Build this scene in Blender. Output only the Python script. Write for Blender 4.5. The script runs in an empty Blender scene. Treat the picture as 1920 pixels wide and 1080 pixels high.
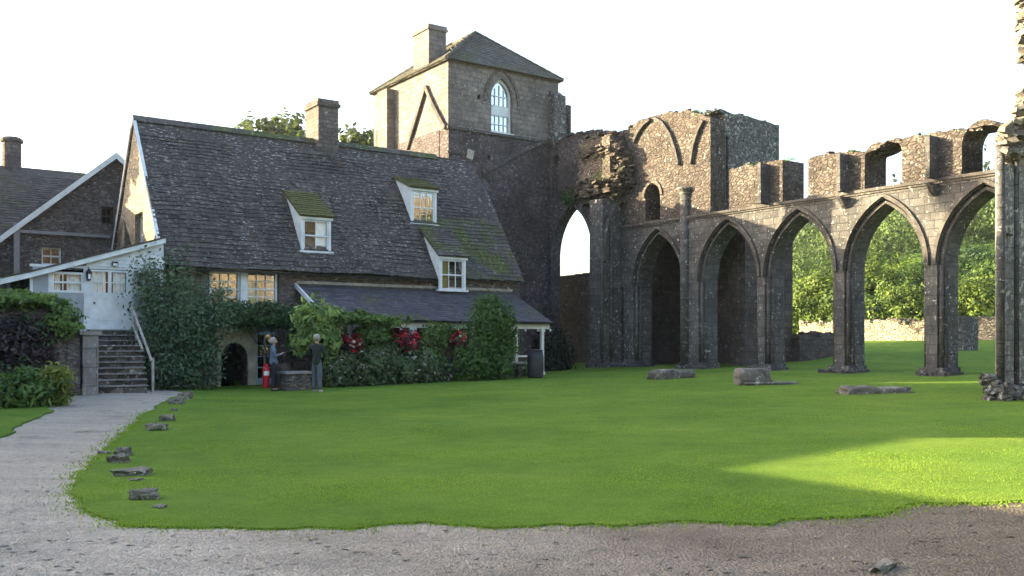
import bpy, bmesh, math, random
import numpy as np
from mathutils import Vector, Matrix, noise as mnoise
from mathutils.geometry import tessellate_polygon, delaunay_2d_cdt
random.seed(7); RNG = np.random.default_rng(7)
SC = bpy.context.scene; COL = SC.collection
# ---------------------------------------------------------------- frame: u runs along the house front, v runs along the church nave
E1 = (0.8192, 0.5736); E2 = (-0.5736, 0.8192)
FPX = 1800.0; HOR = 645.0; EYE = 1.6
def W(p): return (p[0]*E1[0]+p[1]*E2[0], p[0]*E1[1]+p[1]*E2[1], p[2])
def ray(px):
    a = (px-960)/FPX
    return 0.8192*a+0.5736, -0.5736*a+0.8192
def PV(px, py, V):
    du, dv = ray(px); z = V/dv; return (z*du, V, EYE+(HOR-py)/FPX*z)
def PU(px, py, U):
    du, dv = ray(px); z = U/du; return (U, z*dv, EYE+(HOR-py)/FPX*z)
def PZ(px, py, z):
    du, dv = ray(px); return (z*du, z*dv, EYE+(HOR-py)/FPX*z)
def sm(x):
    x = min(1.0, max(0.0, x)); return x*x*(3-2*x)
def g(u, v):
    h = 0.0215*max(0.0, min(u, 30)-4) + 0.22*sm((v-13)/12)*sm((11-u)/6)
    if u > 30: h += 0.055*(min(u, 56)-30)
    if u > 34 and v > 5: h += 0.16*math.sin(u*0.55+v*0.21)*sm((u-34)/4)*sm((48-u)/4)
    if u > 56:
        r = v/u
        hh = (u-56)*0.215*sm((1.2-r)/0.62)
        h += 60*(1-math.exp(-hh/60))
    return h
def PG(px, py):
    z = 20.0
    for i in range(40):
        du, dv = ray(px); gg = g(z*du, z*dv)
        z = 0.5*z+0.5*(EYE-gg)*FPX/max(6, (py-HOR))
    du, dv = ray(px); return (z*du, z*dv, g(z*du, z*dv))
# ---------------------------------------------------------------- objects
ORG = {}
def props(o, label=None, cat=None, group=None, kind=None):
    if label: o['label'] = label
    if cat: o['category'] = cat
    if group: o['group'] = group
    if kind: o['kind'] = kind
    return o
def thing(name, label, cat, loc, group=None):
    o = bpy.data.objects.new(name, None); COL.objects.link(o)
    w = Vector(W(loc)); o.location = w; ORG[o.name] = w
    o.empty_display_size = 0.3
    return props(o, label, cat, group)
def link(name, me, mat, parent, org=None):
    o = bpy.data.objects.new(name, me); COL.objects.link(o)
    if mat is not None:
        for m in (mat if isinstance(mat, (list, tuple)) else [mat]): me.materials.append(m)
    if parent is not None:
        o.parent = parent; ORG[o.name] = ORG[parent.name]
    else:
        o.location = org; ORG[o.name] = org
    return o
class MB:
    def __init__(s): s.V = []; s.F = []; s.T = []; s.M = []
    def add(s, vs, fs, tone=None, mi=0):
        n = len(s.V); s.V += [tuple(p) for p in vs]
        for f in fs:
            s.F.append(tuple(i+n for i in f)); s.T.append(random.random() if tone is None else tone); s.M.append(mi)
        return s
    def box(s, u0, u1, v0, v1, h0, h1, tone=None, mi=0):
        vs = [(u, v, h) for h in (h0, h1) for v in (v0, v1) for u in (u0, u1)]
        t = random.random() if tone is None else tone
        return s.add(vs, [(0,2,3,1),(4,5,7,6),(0,1,5,4),(2,6,7,3),(0,4,6,2),(1,3,7,5)], t, mi)
    def rbox(s, c, size, rot=None, jit=0.0, tone=None, mi=0):
        from mathutils import Euler
        m = Euler(rot or (0, 0, 0)).to_matrix(); vs = []
        for h in (-.5, .5):
            for v in (-.5, .5):
                for u in (-.5, .5):
                    p = m @ Vector((u*size[0]*(1+random.uniform(-jit, jit)), v*size[1]*(1+random.uniform(-jit, jit)), h*size[2]*(1+random.uniform(-jit, jit))))
                    vs.append((c[0]+p.x, c[1]+p.y, c[2]+p.z))
        t = random.random() if tone is None else tone
        return s.add(vs, [(0,2,3,1),(4,5,7,6),(0,1,5,4),(2,6,7,3),(0,4,6,2),(1,3,7,5)], t, mi)
    def prism(s, axis, out, w0, w1, holes=(), mi=0, tone=.5):
        loops = [list(out)]+[list(h) for h in holes]
        tris = tessellate_polygon([[Vector((p[0], p[1], 0)) for p in l] for l in loops])
        flat = [p for l in loops for p in l]
        P = (lambda p, w: (w, p[0], p[1])) if axis == 'u' else (lambda p, w: (p[0], w, p[1]))
        if axis == 'h': P = lambda p, w: (p[0], p[1], w)
        n = len(flat); vs = [P(p, w0) for p in flat]+[P(p, w1) for p in flat]
        fs = [tuple(t) for t in tris]+[tuple(i+n for i in reversed(t)) for t in tris]
        k = 0
        for l in loops:
            m = len(l)
            for i in range(m):
                a, b = k+i, k+(i+1) % m; fs.append((a, b, b+n, a+n))
            k += m
        return s.add(vs, fs, tone, mi)
    def band(s, axis, pts, wd, w0, w1, tone=.5, closed=False, mi=0):
        """a strip of width wd following 2-D points, between w0 and w1 on the axis"""
        n = len(pts); L = []; R = []
        for i in range(n):
            a = pts[max(0, i-1)]; b = pts[min(n-1, i+1)]
            d = Vector((b[0]-a[0], b[1]-a[1])); d.normalize(); nx = Vector((-d.y, d.x))*wd/2
            L.append((pts[i][0]+nx.x, pts[i][1]+nx.y)); R.append((pts[i][0]-nx.x, pts[i][1]-nx.y))
        P = (lambda p, w: (w, p[0], p[1])) if axis == 'u' else (lambda p, w: (p[0], w, p[1]))
        for i in range(n-1):
            q = [L[i], L[i+1], R[i+1], R[i]]
            vs = [P(p, w0) for p in q]+[P(p, w1) for p in q]
            s.add(vs, [(0,1,2,3),(7,6,5,4),(0,4,5,1),(1,5,6,2),(2,6,7,3),(3,7,4,0)], tone, mi)
        return s
    def tube(s, pts, r, n=8, r1=None, cap=True, tone=None, mi=0):
        pts = [Vector(p) for p in pts]; m = len(pts); vs = []; r1 = r if r1 is None else r1
        t = random.random() if tone is None else tone
        for i, p in enumerate(pts):
            d = pts[min(m-1, i+1)]-pts[max(0, i-1)]; d.normalize()
            a = d.orthogonal().normalized() if abs(d.z) > .95 or True else None
            if i and a.dot(pa) < 0.3:
                a = (pa-d*pa.dot(d)).normalized()
            pa = a; b = d.cross(a); rr = r+(r1-r)*i/max(1, m-1)
            for k in range(n):
                th = 2*math.pi*k/n; vs.append(tuple(p+a*math.cos(th)*rr+b*math.sin(th)*rr))
        fs = [(i*n+k, i*n+(k+1) % n, (i+1)*n+(k+1) % n, (i+1)*n+k) for i in range(m-1) for k in range(n)]
        if cap: fs += [tuple(reversed(range(n))), tuple((m-1)*n+k for k in range(n))]
        return s.add(vs, fs, t, mi)
    def lathe(s, c, prof, n=14, tone=.5, mi=0):
        vs = [(c[0]+r*math.cos(2*math.pi*k/n), c[1]+r*math.sin(2*math.pi*k/n), c[2]+h) for r, h in prof for k in range(n)]
        m = len(prof)
        fs = [(i*n+k, i*n+(k+1) % n, (i+1)*n+(k+1) % n, (i+1)*n+k) for i in range(m-1) for k in range(n)]
        fs += [tuple(reversed(range(n))), tuple((m-1)*n+k for k in range(n))]
        return s.add(vs, fs, tone, mi)
    def rock(s, c, size, seed=None, sub=2, rough=.25, tone=None, rotz=0, flat=0.0, mi=0):
        bm = bmesh.new(); bmesh.ops.create_icosphere(bm, subdivisions=sub, radius=1)
        sd = Vector((random.random()*90, random.random()*90, random.random()*90)); cr, sr = math.cos(rotz), math.sin(rotz)
        vs = []
        for v in bm.verts:
            p = v.co.copy(); q = Vector((max(-.72, min(.72, p.x)), max(-.72, min(.72, p.y)), max(-.62, min(.62, p.z))))*1.25
            q *= 1+rough*mnoise.noise(p*1.4+sd)+rough*.5*mnoise.noise(p*3.7+sd)
            x, y, z = q.x*size[0], q.y*size[1], q.z*size[2]
            vs.append((c[0]+x*cr-y*sr, c[1]+x*sr+y*cr, c[2]+z))
        fs = [tuple(v.index for v in f.verts) for f in bm.faces]; bm.free()
        return s.add(vs, fs, random.random() if tone is None else tone, mi)
    def build(s, name, mat, parent=None, smooth=False, recalc=True, org=None):
        me = bpy.data.meshes.new(name)
        if parent is not None: o0 = ORG[parent.name]
        elif org is not None: o0 = Vector(W(org))
        else:
            A = np.array(s.V); o0 = Vector(W(((A[:,0].min()+A[:,0].max())/2, (A[:,1].min()+A[:,1].max())/2, A[:,2].min())))
        ws = [Vector(W(p))-o0 for p in s.V]
        me.from_pydata([tuple(w) for w in ws], [], s.F)
        if recalc:
            bm = bmesh.new(); bm.from_mesh(me); bmesh.ops.recalc_face_normals(bm, faces=bm.faces); bm.to_mesh(me); bm.free()
        me.uv_layers.new(name='UVMap'); me.color_attributes.new('tone', 'FLOAT_COLOR', 'CORNER')
        ud = np.zeros((len(me.loops), 2), np.float32); cd = np.ones((len(me.loops), 4), np.float32)
        off = random.uniform(0, 50)
        for p in me.polygons:
            n = p.normal; nu = n.x*E1[0]+n.y*E1[1]; nv = n.x*E2[0]+n.y*E2[1]; nz = abs(n.z)
            for li in p.loop_indices:
                q = s.V[me.loops[li].vertex_index]
                if nz > .93: ud[li] = (q[0], q[1])
                else:
                    k = 1/math.sqrt(max(.05, 1-nz*nz))
                    ud[li] = ((q[1]) if abs(nu) > abs(nv) else q[0], q[2]*k)
                cd[li, :3] = s.T[p.index]
        me.uv_layers['UVMap'].data.foreach_set('uv', ud.ravel()); me.color_attributes['tone'].data.foreach_set('color', cd.ravel())
        if len(set(s.M)) > 1: me.polygons.foreach_set('material_index', s.M)
        if smooth: me.polygons.foreach_set('use_smooth', [True]*len(me.polygons))
        me.update()
        return link(name, me, mat, parent, o0)
def npmesh(name, V, F, T, mat, parent=None, org=None, smooth=False):
    """V (n,3) uvh, F (m,k) ints, T (m,) tones"""
    V = np.asarray(V, np.float64); w = np.stack([V[:,0]*E1[0]+V[:,1]*E2[0], V[:,0]*E1[1]+V[:,1]*E2[1], V[:,2]], 1)
    o0 = ORG[parent.name] if parent is not None else Vector(W(org))
    w = w-np.array(o0); m, k = F.shape
    me = bpy.data.meshes.new(name)
    me.vertices.add(len(w)); me.vertices.foreach_set('co', w.astype(np.float32).ravel())
    me.loops.add(m*k); me.loops.foreach_set('vertex_index', F.astype(np.int32).ravel())
    me.polygons.add(m); me.polygons.foreach_set('loop_start', np.arange(0, m*k, k, dtype=np.int32))
    if smooth: me.polygons.foreach_set('use_smooth', np.ones(m, bool))
    me.update(calc_edges=True)
    col = me.color_attributes.new('tone', 'FLOAT_COLOR', 'CORNER')
    c = np.ones((m*k, 4), np.float32); c[:, :3] = np.repeat(T, k)[:, None]; col.data.foreach_set('color', c.ravel())
    return link(name, me, mat, parent, o0)
def leafset(blobs, n, size, clump=10, spread=.35, shell=.5, droop=0.0, aspect=.55, nb=.9, lump=None):
    """leaf-sized rhombi spread in clumps through ellipsoids; blobs = [(centre, radii, weight)]"""
    w = np.array([b[2] if len(b) > 2 else b[1][0]*b[1][1]*b[1][2] for b in blobs], float); w /= w.sum()
    nc = max(1, n//clump); bi = RNG.choice(len(blobs), nc, p=w)
    d = RNG.normal(size=(nc, 3)); d /= np.linalg.norm(d, axis=1)[:, None]
    rad = np.where(RNG.random(nc) < shell, 1-0.25*RNG.random(nc)**1.5, RNG.random(nc)**(1/3))
    cen = np.array([b[0] for b in blobs])[bi]; rr = np.array([b[1] for b in blobs])[bi]
    cc = cen+d*rad[:, None]*rr*(1+.2*RNG.normal(size=(nc, 1)))
    ct = np.clip(.5+.27*RNG.normal(size=nc), 0, 1)
    C = np.repeat(cc, clump, 0); t = np.clip(np.repeat(ct, clump)+.15*RNG.normal(size=nc*clump), 0, 1)
    C = C+RNG.normal(size=C.shape)*spread*np.minimum(1, np.repeat(rr, clump, 0))*.6
    dn = np.repeat(d, clump, 0)
    nrm = dn*nb+RNG.normal(size=C.shape)*.55; nrm[:, 2] += .35; nrm /= np.linalg.norm(nrm, axis=1)[:, None]
    a = np.cross(nrm, RNG.normal(size=C.shape)); a /= np.linalg.norm(a, axis=1)[:, None]
    a[:, 2] -= droop; b = np.cross(nrm, a)
    s = size*(.6+.8*RNG.random(len(C)))[:, None]
    V = np.stack([C-a*s, C+b*s*aspect-a*s*.1, C+a*s, C-b*s*aspect-a*s*.1], 1).reshape(-1, 3)
    F = np.arange(len(C)*4).reshape(-1, 4)
    return V, F, t
def leaves(name, blobs, n, size, mat, parent=None, org=None, **k):
    V, F, t = leafset(blobs, n, size, **k)
    return npmesh(name, V, F, t, mat, parent, org)
# ---------------------------------------------------------------- materials
class NT:
    def __init__(s, name, rough=.9, spec=.2):
        s.m = bpy.data.materials.new(name); s.m.use_nodes = True; s.t = s.m.node_tree; s.t.nodes.clear()
        s.out = s.n('ShaderNodeOutputMaterial'); s.b = s.n('ShaderNodeBsdfPrincipled')
        s.t.links.new(s.b.outputs[0], s.out.inputs[0]); s.b.inputs['Roughness'].default_value = rough
        s.b.inputs['Specular IOR Level'].default_value = spec
    def n(s, ty, **kw):
        x = s.t.nodes.new(ty)
        for k, v in kw.items(): setattr(x, k, v)
        return x
    def s_(s, sock, val):
        if hasattr(val, 'node'): s.t.links.new(val, sock)
        elif isinstance(val, (tuple, list)) and len(val) == 3 and sock.type == 'RGBA': sock.default_value = (*val, 1)
        else: sock.default_value = val
    def uv(s): return s.n('ShaderNodeUVMap', uv_map='UVMap').outputs[0]
    def obj(s): return s.n('ShaderNodeTexCoord').outputs['Object']
    def tone(s): return s.n('ShaderNodeVertexColor', layer_name='tone').outputs[0]
    def scale(s, v, sc, loc=(0,0,0)):
        x = s.n('ShaderNodeMapping'); s.s_(x.inputs[0], v); x.inputs['Scale'].default_value = sc; x.inputs['Location'].default_value = loc; return x.outputs[0]
    def noise(s, vec, sc, det=4, rough=.55, dist=0, col=False):
        x = s.n('ShaderNodeTexNoise'); s.s_(x.inputs['Vector'], vec); x.inputs['Scale'].default_value = sc; x.inputs['Detail'].default_value = det
        x.inputs['Roughness'].default_value = rough; x.inputs['Distortion'].default_value = dist; return x.outputs[1 if col else 0]
    def ramp(s, f, stops, interp='LINEAR'):
        x = s.n('ShaderNodeValToRGB'); s.s_(x.inputs[0], f); e = x.color_ramp.elements; x.color_ramp.interpolation = interp
        while len(e) < len(stops): e.new(.5)
        for k, (p, c) in enumerate(stops):
            e[k].position = p; e[k].color = (c, c, c, 1) if not isinstance(c, (tuple, list)) else (*c, 1)
        return x.outputs[0]
    def mix(s, f, a, b, mode='MIX'):
        x = s.n('ShaderNodeMix', data_type='RGBA', blend_type=mode); s.s_(x.inputs[0], f); s.s_(x.inputs[6], a); s.s_(x.inputs[7], b); return x.outputs[2]
    def math(s, op, a, b=0.0):
        x = s.n('ShaderNodeMath', operation=op); s.s_(x.inputs[0], a); s.s_(x.inputs[1], b); return x.outputs[0]
    def vadd(s, a, b, k):
        y = s.n('ShaderNodeVectorMath', operation='SCALE'); s.s_(y.inputs[0], b); y.inputs['Scale'].default_value = k
        x = s.n('ShaderNodeVectorMath', operation='ADD'); s.s_(x.inputs[0], a); s.s_(x.inputs[1], y.outputs[0]); return x.outputs[0]
    def vor(s, vec, sc, feat='F1', out='Color', rnd=1.0):
        x = s.n('ShaderNodeTexVoronoi', feature=feat); s.s_(x.inputs['Vector'], vec); x.inputs['Scale'].default_value = sc; x.inputs['Randomness'].default_value = rnd; return x.outputs[out]
    def bump(s, h, st=.5, d=.03, nrm=None):
        x = s.n('ShaderNodeBump'); x.inputs['Strength'].default_value = st; x.inputs['Distance'].default_value = d; s.s_(x.inputs['Height'], h)
        if nrm is not None: s.s_(x.inputs['Normal'], nrm)
        return x.outputs[0]
    def col(s, c): s.s_(s.b.inputs['Base Color'], c); return s
    def nrm(s, n): s.s_(s.b.inputs['Normal'], n); return s
def plain(name, c, rough=.7, var=.12, sc=6, spec=.3, bump=0, metal=0):
    n = NT(name, rough, spec); o = n.obj(); f = n.noise(o, sc, 5)
    lo = tuple(x*(1-var*1.6) for x in c); hi = tuple(min(1, x*(1+var)) for x in c)
    n.col(n.ramp(f, [(.3, lo), (.7, hi)])); n.b.inputs['Metallic'].default_value = metal
    if bump: n.nrm(n.bump(n.noise(o, sc*5, 3), bump, .01))
    return n.m
def stone(name, c1, c2, kind='rubble', bw=.5, bh=.24, mortar=None, lichen=.25, stain=.5, bump=.8, lc=(.42, .42, .38), moss=0.0, dark=.35):
    n = NT(name, .95, .15); uv = n.uv(); o = n.obj()
    mortar = mortar or tuple(x*.62 for x in c1)
    uvd = n.vadd(uv, n.noise(uv, 1.7, 3, col=True), .10)
    if kind == 'ashlar':
        x = n.n('ShaderNodeTexBrick'); n.s_(x.inputs['Vector'], n.vadd(uv, n.noise(uv, 2.2, 2, col=True), .035)); x.inputs['Scale'].default_value = 1
        n.s_(x.inputs['Color1'], c1); n.s_(x.inputs['Color2'], c2); n.s_(x.inputs['Mortar'], mortar)
        x.inputs['Mortar Size'].default_value = .012; x.inputs['Mortar Smooth'].default_value = .4; x.inputs['Brick Width'].default_value = bw; x.inputs['Row Height'].default_value = bh
        x.offset = .43; x.offset_frequency = 3; x.squash = .7; x.squash_frequency = 2
        c = x.outputs[0]; hgt = n.math('SUBTRACT', 1.0, x.outputs[1])
        cell = n.vor(n.scale(uv, (1/bw, 1/bh*.5, 1)), 1.0)
        c = n.mix(.35, c, n.mix(.55, n.ramp(cell, [(.2, c1), (.8, c2)]), c, 'MIX'))
    else:
        sv = n.scale(uvd, (1/bw, 1/bh, 1)); cell = n.vor(sv, 1.0); ed = n.vor(sv, 1.0, 'DISTANCE_TO_EDGE', 'Distance')
        c = n.ramp(cell, [(.15, c1), (.45, tuple((a+b)/2 for a, b in zip(c1, c2))), (.85, c2)])
        ms = n.ramp(ed, [(.0, .25), (.10, 1.0)]); c = n.mix(ms, mortar, c); hgt = n.ramp(ed, [(.0, 0.0), (.16, 1.0)])
        c = n.mix(.6, c, n.ramp(n.vor(n.scale(uvd, (2.3/bw, 2.2/bh, 1)), 1.0), [(.1, .45), (.9, 1.15)]), 'MULTIPLY')
    st = n.noise(o, .55, 6, .65); c = n.mix(n.ramp(st, [(.38, stain), (.62, 0.0)]), c, tuple(x*dark for x in c1), 'MIX')
    st2 = n.noise(o, 3.5, 5, .7); c = n.mix(.55, c, n.ramp(st2, [(.3, .35), (.7, 1.0)]), 'MULTIPLY')
    if moss:
        c = n.mix(n.ramp(n.noise(o, 1.3, 5, .7), [(.62-.3*moss, 0.0), (.72-.2*moss, .85)]), c, (.06, .085, .02))
    if lichen:
        l1 = n.noise(o, 7.5, 3, .75); l2 = n.noise(o, .9, 2)
        lm = n.math('MULTIPLY', n.ramp(l1, [(.66-.14*lichen, 0.0), (.70-.12*lichen, 1.0)]), n.ramp(l2, [(.35, .15), (.6, 1.0)]))
        c = n.mix(lm, c, lc)
    n.col(c)
    h2 = n.math('ADD', hgt, n.math('MULTIPLY', n.noise(o, 14, 4, .7), .9))
    n.nrm(n.bump(h2, bump, .05)); return n.m
def leafmat(name, lo, hi, trans=.35, extra=None, spec=.2):
    n = NT(name, .65, spec); t = n.tone(); stops = [(.1, lo), (.75, hi)]
    if extra: stops = [(.08, lo), (.6, hi), (.93, hi), (1.0, extra)]
    c = n.ramp(t, stops); n.col(c)
    tr = n.n('ShaderNodeBsdfTranslucent'); n.s_(tr.inputs[0], n.mix(1.0, c, (1.5, 1.5, .8), 'MULTIPLY'))
    ms = n.n('ShaderNodeMixShader'); ms.inputs[0].default_value = trans; n.t.links.new(n.b.outputs[0], ms.inputs[1]); n.t.links.new(tr.outputs[0], ms.inputs[2]); n.t.links.new(ms.outputs[0], n.out.inputs[0])
    return n.m
def tilemat(name, lo, hi, lich=.5, moss=0.0, lc=(.34, .33, .31), mossc=(.075, .095, .018)):
    n = NT(name, .8, .3); o = n.obj(); t = n.tone(); c = n.ramp(t, [(.05, lo), (.95, hi)])
    c = n.mix(.7, c, n.ramp(n.noise(o, 2.6, 6, .7), [(.3, .4), (.7, 1.0)]), 'MULTIPLY')
    if moss: c = n.mix(n.ramp(n.noise(o, .9, 5, .65), [(.60-.32*moss, 0.0), (.74-.32*moss, .95)]), c, n.ramp(n.noise(o, 9, 3), [(.3, tuple(x*.45 for x in mossc)), (.7, mossc)]))
    if lich:
        lm = n.math('MULTIPLY', n.ramp(n.noise(n.scale(n.uv(), (3.2, 9.5, 1)), 1.5, 3, .7), [(.66-.1*lich, 0.0), (.70-.08*lich, 1.0)]), n.ramp(n.noise(o, .5, 4, .7), [(.34, .05), (.62, 1.0)]))
        c = n.mix(lm, c, lc)
    n.col(c); n.nrm(n.bump(n.noise(o, 18, 4, .7), .6, .02)); return n.m
M = {}
M['ashlar'] = stone('grey ashlar', (.080, .078, .079), (.145, .138, .132), 'ashlar', .52, .27, lichen=.32, stain=.55)
M['ashlar2'] = stone('weathered pier ashlar', (.085, .083, .085), (.142, .136, .133), 'ashlar', .6, .32, lichen=.42, stain=.5)
M['tower'] = stone('tower sandstone', (.182, .156, .145), (.275, .235, .208), 'ashlar', .46, .24, lichen=.22, stain=.6, dark=.42)
M['towerlow'] = stone('dark rubble sandstone', (.112, .092, .097), (.182, .152, .155), 'rubble', .24, .12, lichen=.25, stain=.65)
M['rubble'] = stone('rubble sandstone', (.088, .074, .067), (.165, .138, .12), 'rubble', .26, .12, lichen=.35, stain=.5)
M['rubble_d'] = stone('dark torn rubble', (.10, .082, .072), (.18, .145, .125), 'rubble', .26, .14, lichen=.35, stain=.6, moss=.25)
M['lichened'] = stone('lichened rubble', (.115, .113, .11), (.19, .185, .175), 'rubble', .24, .14, lichen=.75, stain=.3)
M['lichened2'] = stone('grey lichened pier stone', (.135, .14, .142), (.215, .22, .218), 'ashlar', .5, .34, lichen=.95, stain=.3)
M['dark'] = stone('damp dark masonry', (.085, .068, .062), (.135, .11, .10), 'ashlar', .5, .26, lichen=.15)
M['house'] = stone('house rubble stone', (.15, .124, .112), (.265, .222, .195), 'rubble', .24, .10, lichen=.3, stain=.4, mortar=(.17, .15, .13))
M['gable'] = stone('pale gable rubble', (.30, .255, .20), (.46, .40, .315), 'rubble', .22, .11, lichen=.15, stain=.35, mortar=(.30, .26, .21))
M['cottage'] = stone('brown cottage rubble', (.135, .114, .103), (.235, .198, .175), 'rubble', .24, .10, lichen=.25, stain=.35)
M['drystone'] = stone('dry stone wall', (.30, .26, .19), (.56, .50, .38), 'rubble', .24, .12, lichen=.15, stain=.2, mortar=(.06, .05, .04), bump=1.2)
M['chim'] = stone('chimney stone', (.13, .106, .096), (.20, .166, .146), 'ashlar', .35, .16, lichen=.25)
M['ribs'] = stone('dark moulded stone', (.075, .069, .066), (.125, .114, .107), 'ashlar', .6, .4, lichen=.3, bump=.4)
M['slab'] = stone('fallen carved stone', (.17, .155, .138), (.26, .24, .212), 'rubble', 1.1, .8, lichen=.5, stain=.3, bump=.5)
M['rock'] = stone('mossy edging stone', (.20, .178, .15), (.34, .305, .255), 'rubble', .7, .5, lichen=.3, moss=.35, bump=.6)
M['step'] = stone('worn dark step stone', (.10, .085, .078), (.19, .17, .15), 'rubble', .6, .3, lichen=.45, stain=.5)
M['post'] = stone('gatepost stone', (.22, .20, .185), (.31, .29, .26), 'ashlar', .8, .5, lichen=.5, stain=.4)
M['tile'] = tilemat('stone roof tiles', (.031, .026, .023), (.088, .073, .063), .9)
M['tile_m'] = tilemat('mossy stone tiles', (.05, .045, .042), (.10, .088, .082), .6, moss=.45)
M['tile_g'] = tilemat('green mossed tiles', (.06, .055, .045), (.10, .095, .08), .3, moss=1.0, mossc=(.095, .098, .022))
M['tile_t'] = tilemat('tower roof tiles', (.055, .053, .046), (.105, .10, .09), .35, moss=.35, mossc=(.075, .078, .04))
M['tile_c'] = tilemat('brown cottage tiles', (.06, .048, .042), (.115, .09, .075), .4, moss=.25)
M['slate'] = tilemat('verandah slates', (.052, .05, .058), (.098, .094, .108), .35, moss=.1)
M['white'] = plain('pale painted timber', (.60, .62, .62), .6, .12, 3)
M['white2'] = plain('old white paint', (.60, .60, .57), .6, .10, 4)
M['blue'] = plain('blue grey painted door', (.28, .35, .40), .5, .10, 4)
M['lead'] = plain('lead flashing', (.20, .19, .19), .5, .15, 5)
M['iron'] = plain('black iron', (.02, .02, .022), .5, .2, 8)
M['plaster'] = plain('old cream plaster', (.42, .38, .30), .9, .25, 2.2)
M['render'] = plain('pale blue grey render', (.30, .31, .32), .9, .12, 2.0)
M['wood'] = plain('weathered wood', (.32, .29, .25), .8, .2, 5)
M['darkwood'] = plain('dark brown wood', (.045, .03, .026), .7, .25, 5)
M['bin'] = plain('dark grey plastic', (.028, .03, .036), .6, .15, 4)
M['black'] = plain('painted room darkness', (.006, .006, .006), .95, .1, 3, spec=0)  # near-black colour standing in for the shade inside rooms and recesses
M['red'] = plain('red enamel', (.50, .02, .035), .35, .08, 5)
M['labelw'] = plain('white sticker', (.75, .75, .72), .5, .05, 5)
M['bark'] = plain('bark', (.075, .058, .042), .95, .35, 7, bump=.8)
M['curtain'] = plain('white curtain', (.72, .71, .66), .9, .08, 5)
M['curt_y'] = plain('olive blind', (.16, .145, .03), .9, .08, 5)
def glass(name='old window glass', fac=.13):
    n = NT(name, .03, .5); n.col((.012, .014, .016)); o = n.obj()
    nr = n.bump(n.noise(o, 3.2, 2), .10, .02)
    gl = n.n('ShaderNodeBsdfGlossy'); gl.inputs['Roughness'].default_value = .03; n.s_(gl.inputs['Normal'], nr); gl.inputs[0].default_value = (.95, .95, .95, 1)
    tr = n.n('ShaderNodeBsdfTransparent'); a = n.n('ShaderNodeMixShader'); a.inputs[0].default_value = fac
    n.t.links.new(tr.outputs[0], a.inputs[1]); n.t.links.new(gl.outputs[0], a.inputs[2]); n.t.links.new(a.outputs[0], n.out.inputs[0]); return n.m
M['glass'] = glass(); M['glass2'] = glass('dull window glass', .02); M['glass3'] = glass('sky bright window glass', .30)
L = {}
L['shrub'] = leafmat('dark blue green shrub leaves', (.028, .052, .030), (.11, .175, .095), .3)
L['ivy'] = leafmat('dark ivy leaves', (.015, .034, .014), (.055, .105, .038), .25)
L['wisteria'] = leafmat('pale green climber leaves', (.06, .11, .03), (.26, .36, .12), .4)
L['climb'] = leafmat('climber leaves', (.03, .065, .02), (.11, .18, .05), .35)
L['bush'] = leafmat('fresh green bush leaves', (.022, .055, .016), (.075, .15, .035), .35)
L['hedge'] = leafmat('hedge leaves with pale blooms', (.028, .055, .026), (.10, .15, .062), .3, extra=(.40, .34, .33))
L['darkb'] = leafmat('very dark evergreen leaves', (.006, .011, .008), (.018, .03, .018), .15)
L['purple'] = leafmat('dark purple creeper leaves', (.03, .02, .024), (.085, .058, .066), .2)
L['hosta'] = leafmat('broad green border leaves', (.03, .065, .02), (.12, .20, .05), .35)
L['yellow'] = leafmat('yellow green border leaves', (.08, .11, .02), (.22, .24, .05), .35)
L['wallgrass'] = leafmat('wall top growth', (.04, .075, .02), (.13, .20, .05), .3)
L['redfl'] = leafmat('red flowers', (.20, .008, .02), (.62, .03, .06), .25)
L['pinkfl'] = leafmat('white pink flowers', (.55, .35, .35), (.85, .80, .72), .25)
L['tree_l'] = leafmat('yellow green tree leaves', (.028, .055, .009), (.105, .15, .022), .2)
L['tree_m'] = leafmat('mid green tree leaves', (.018, .040, .009), (.065, .112, .02), .2)
L['tree_d'] = leafmat('dark green tree leaves', (.014, .034, .014), (.042, .08, .026), .3)
L['conif'] = leafmat('far woodland leaves', (.010, .025, .008), (.068, .108, .026), .15)
L['oak'] = leafmat('oak leaves behind house', (.03, .046, .018), (.095, .12, .05), .4)
L['grass'] = leafmat('lawn blades', (.105, .195, .028), (.19, .28, .04), .35, spec=.03)
# ---------------------------------------------------------------- camera, sun, sky
cam = bpy.data.cameras.new('camera'); co = bpy.data.objects.new('camera', cam); COL.objects.link(co)
cam.sensor_width = 36; cam.lens = 36*FPX/1920; cam.shift_y = (HOR-540)/1920; cam.clip_end = 3000
co.location = (0, 0, EYE); co.rotation_euler = (math.pi/2, 0, 0); SC.camera = co
SUN_EL = math.radians(13.0)
sd = Vector(W((-math.cos(math.radians(45)), math.sin(math.radians(45)), 0))); sd.normalize()
sdir = Vector((sd.x*math.cos(SUN_EL), sd.y*math.cos(SUN_EL), math.sin(SUN_EL)))
sl = bpy.data.lights.new('sun', 'SUN'); so = bpy.data.objects.new('sun', sl); COL.objects.link(so)
sl.energy = 5.0; sl.angle = math.radians(.35); sl.color = (1.0, .82, .50)
so.rotation_euler = sdir.to_track_quat('Z', 'Y').to_euler(); so.location = (-30, 10, 40)
wd = bpy.data.worlds.new('World'); SC.world = wd; wd.use_nodes = True; wt = wd.node_tree; wt.nodes.clear()
sk = wt.nodes.new('ShaderNodeTexSky'); sk.sky_type = 'NISHITA'; sk.sun_disc = False; sk.sun_elevation = SUN_EL
sk.sun_rotation = math.atan2(sd.x, sd.y); sk.air_density = 1.0; sk.dust_density = 5.0; sk.ozone_density = 1.6; sk.altitude = 100
bg = wt.nodes.new('ShaderNodeBackground'); bg.inputs[1].default_value = .135
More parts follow.
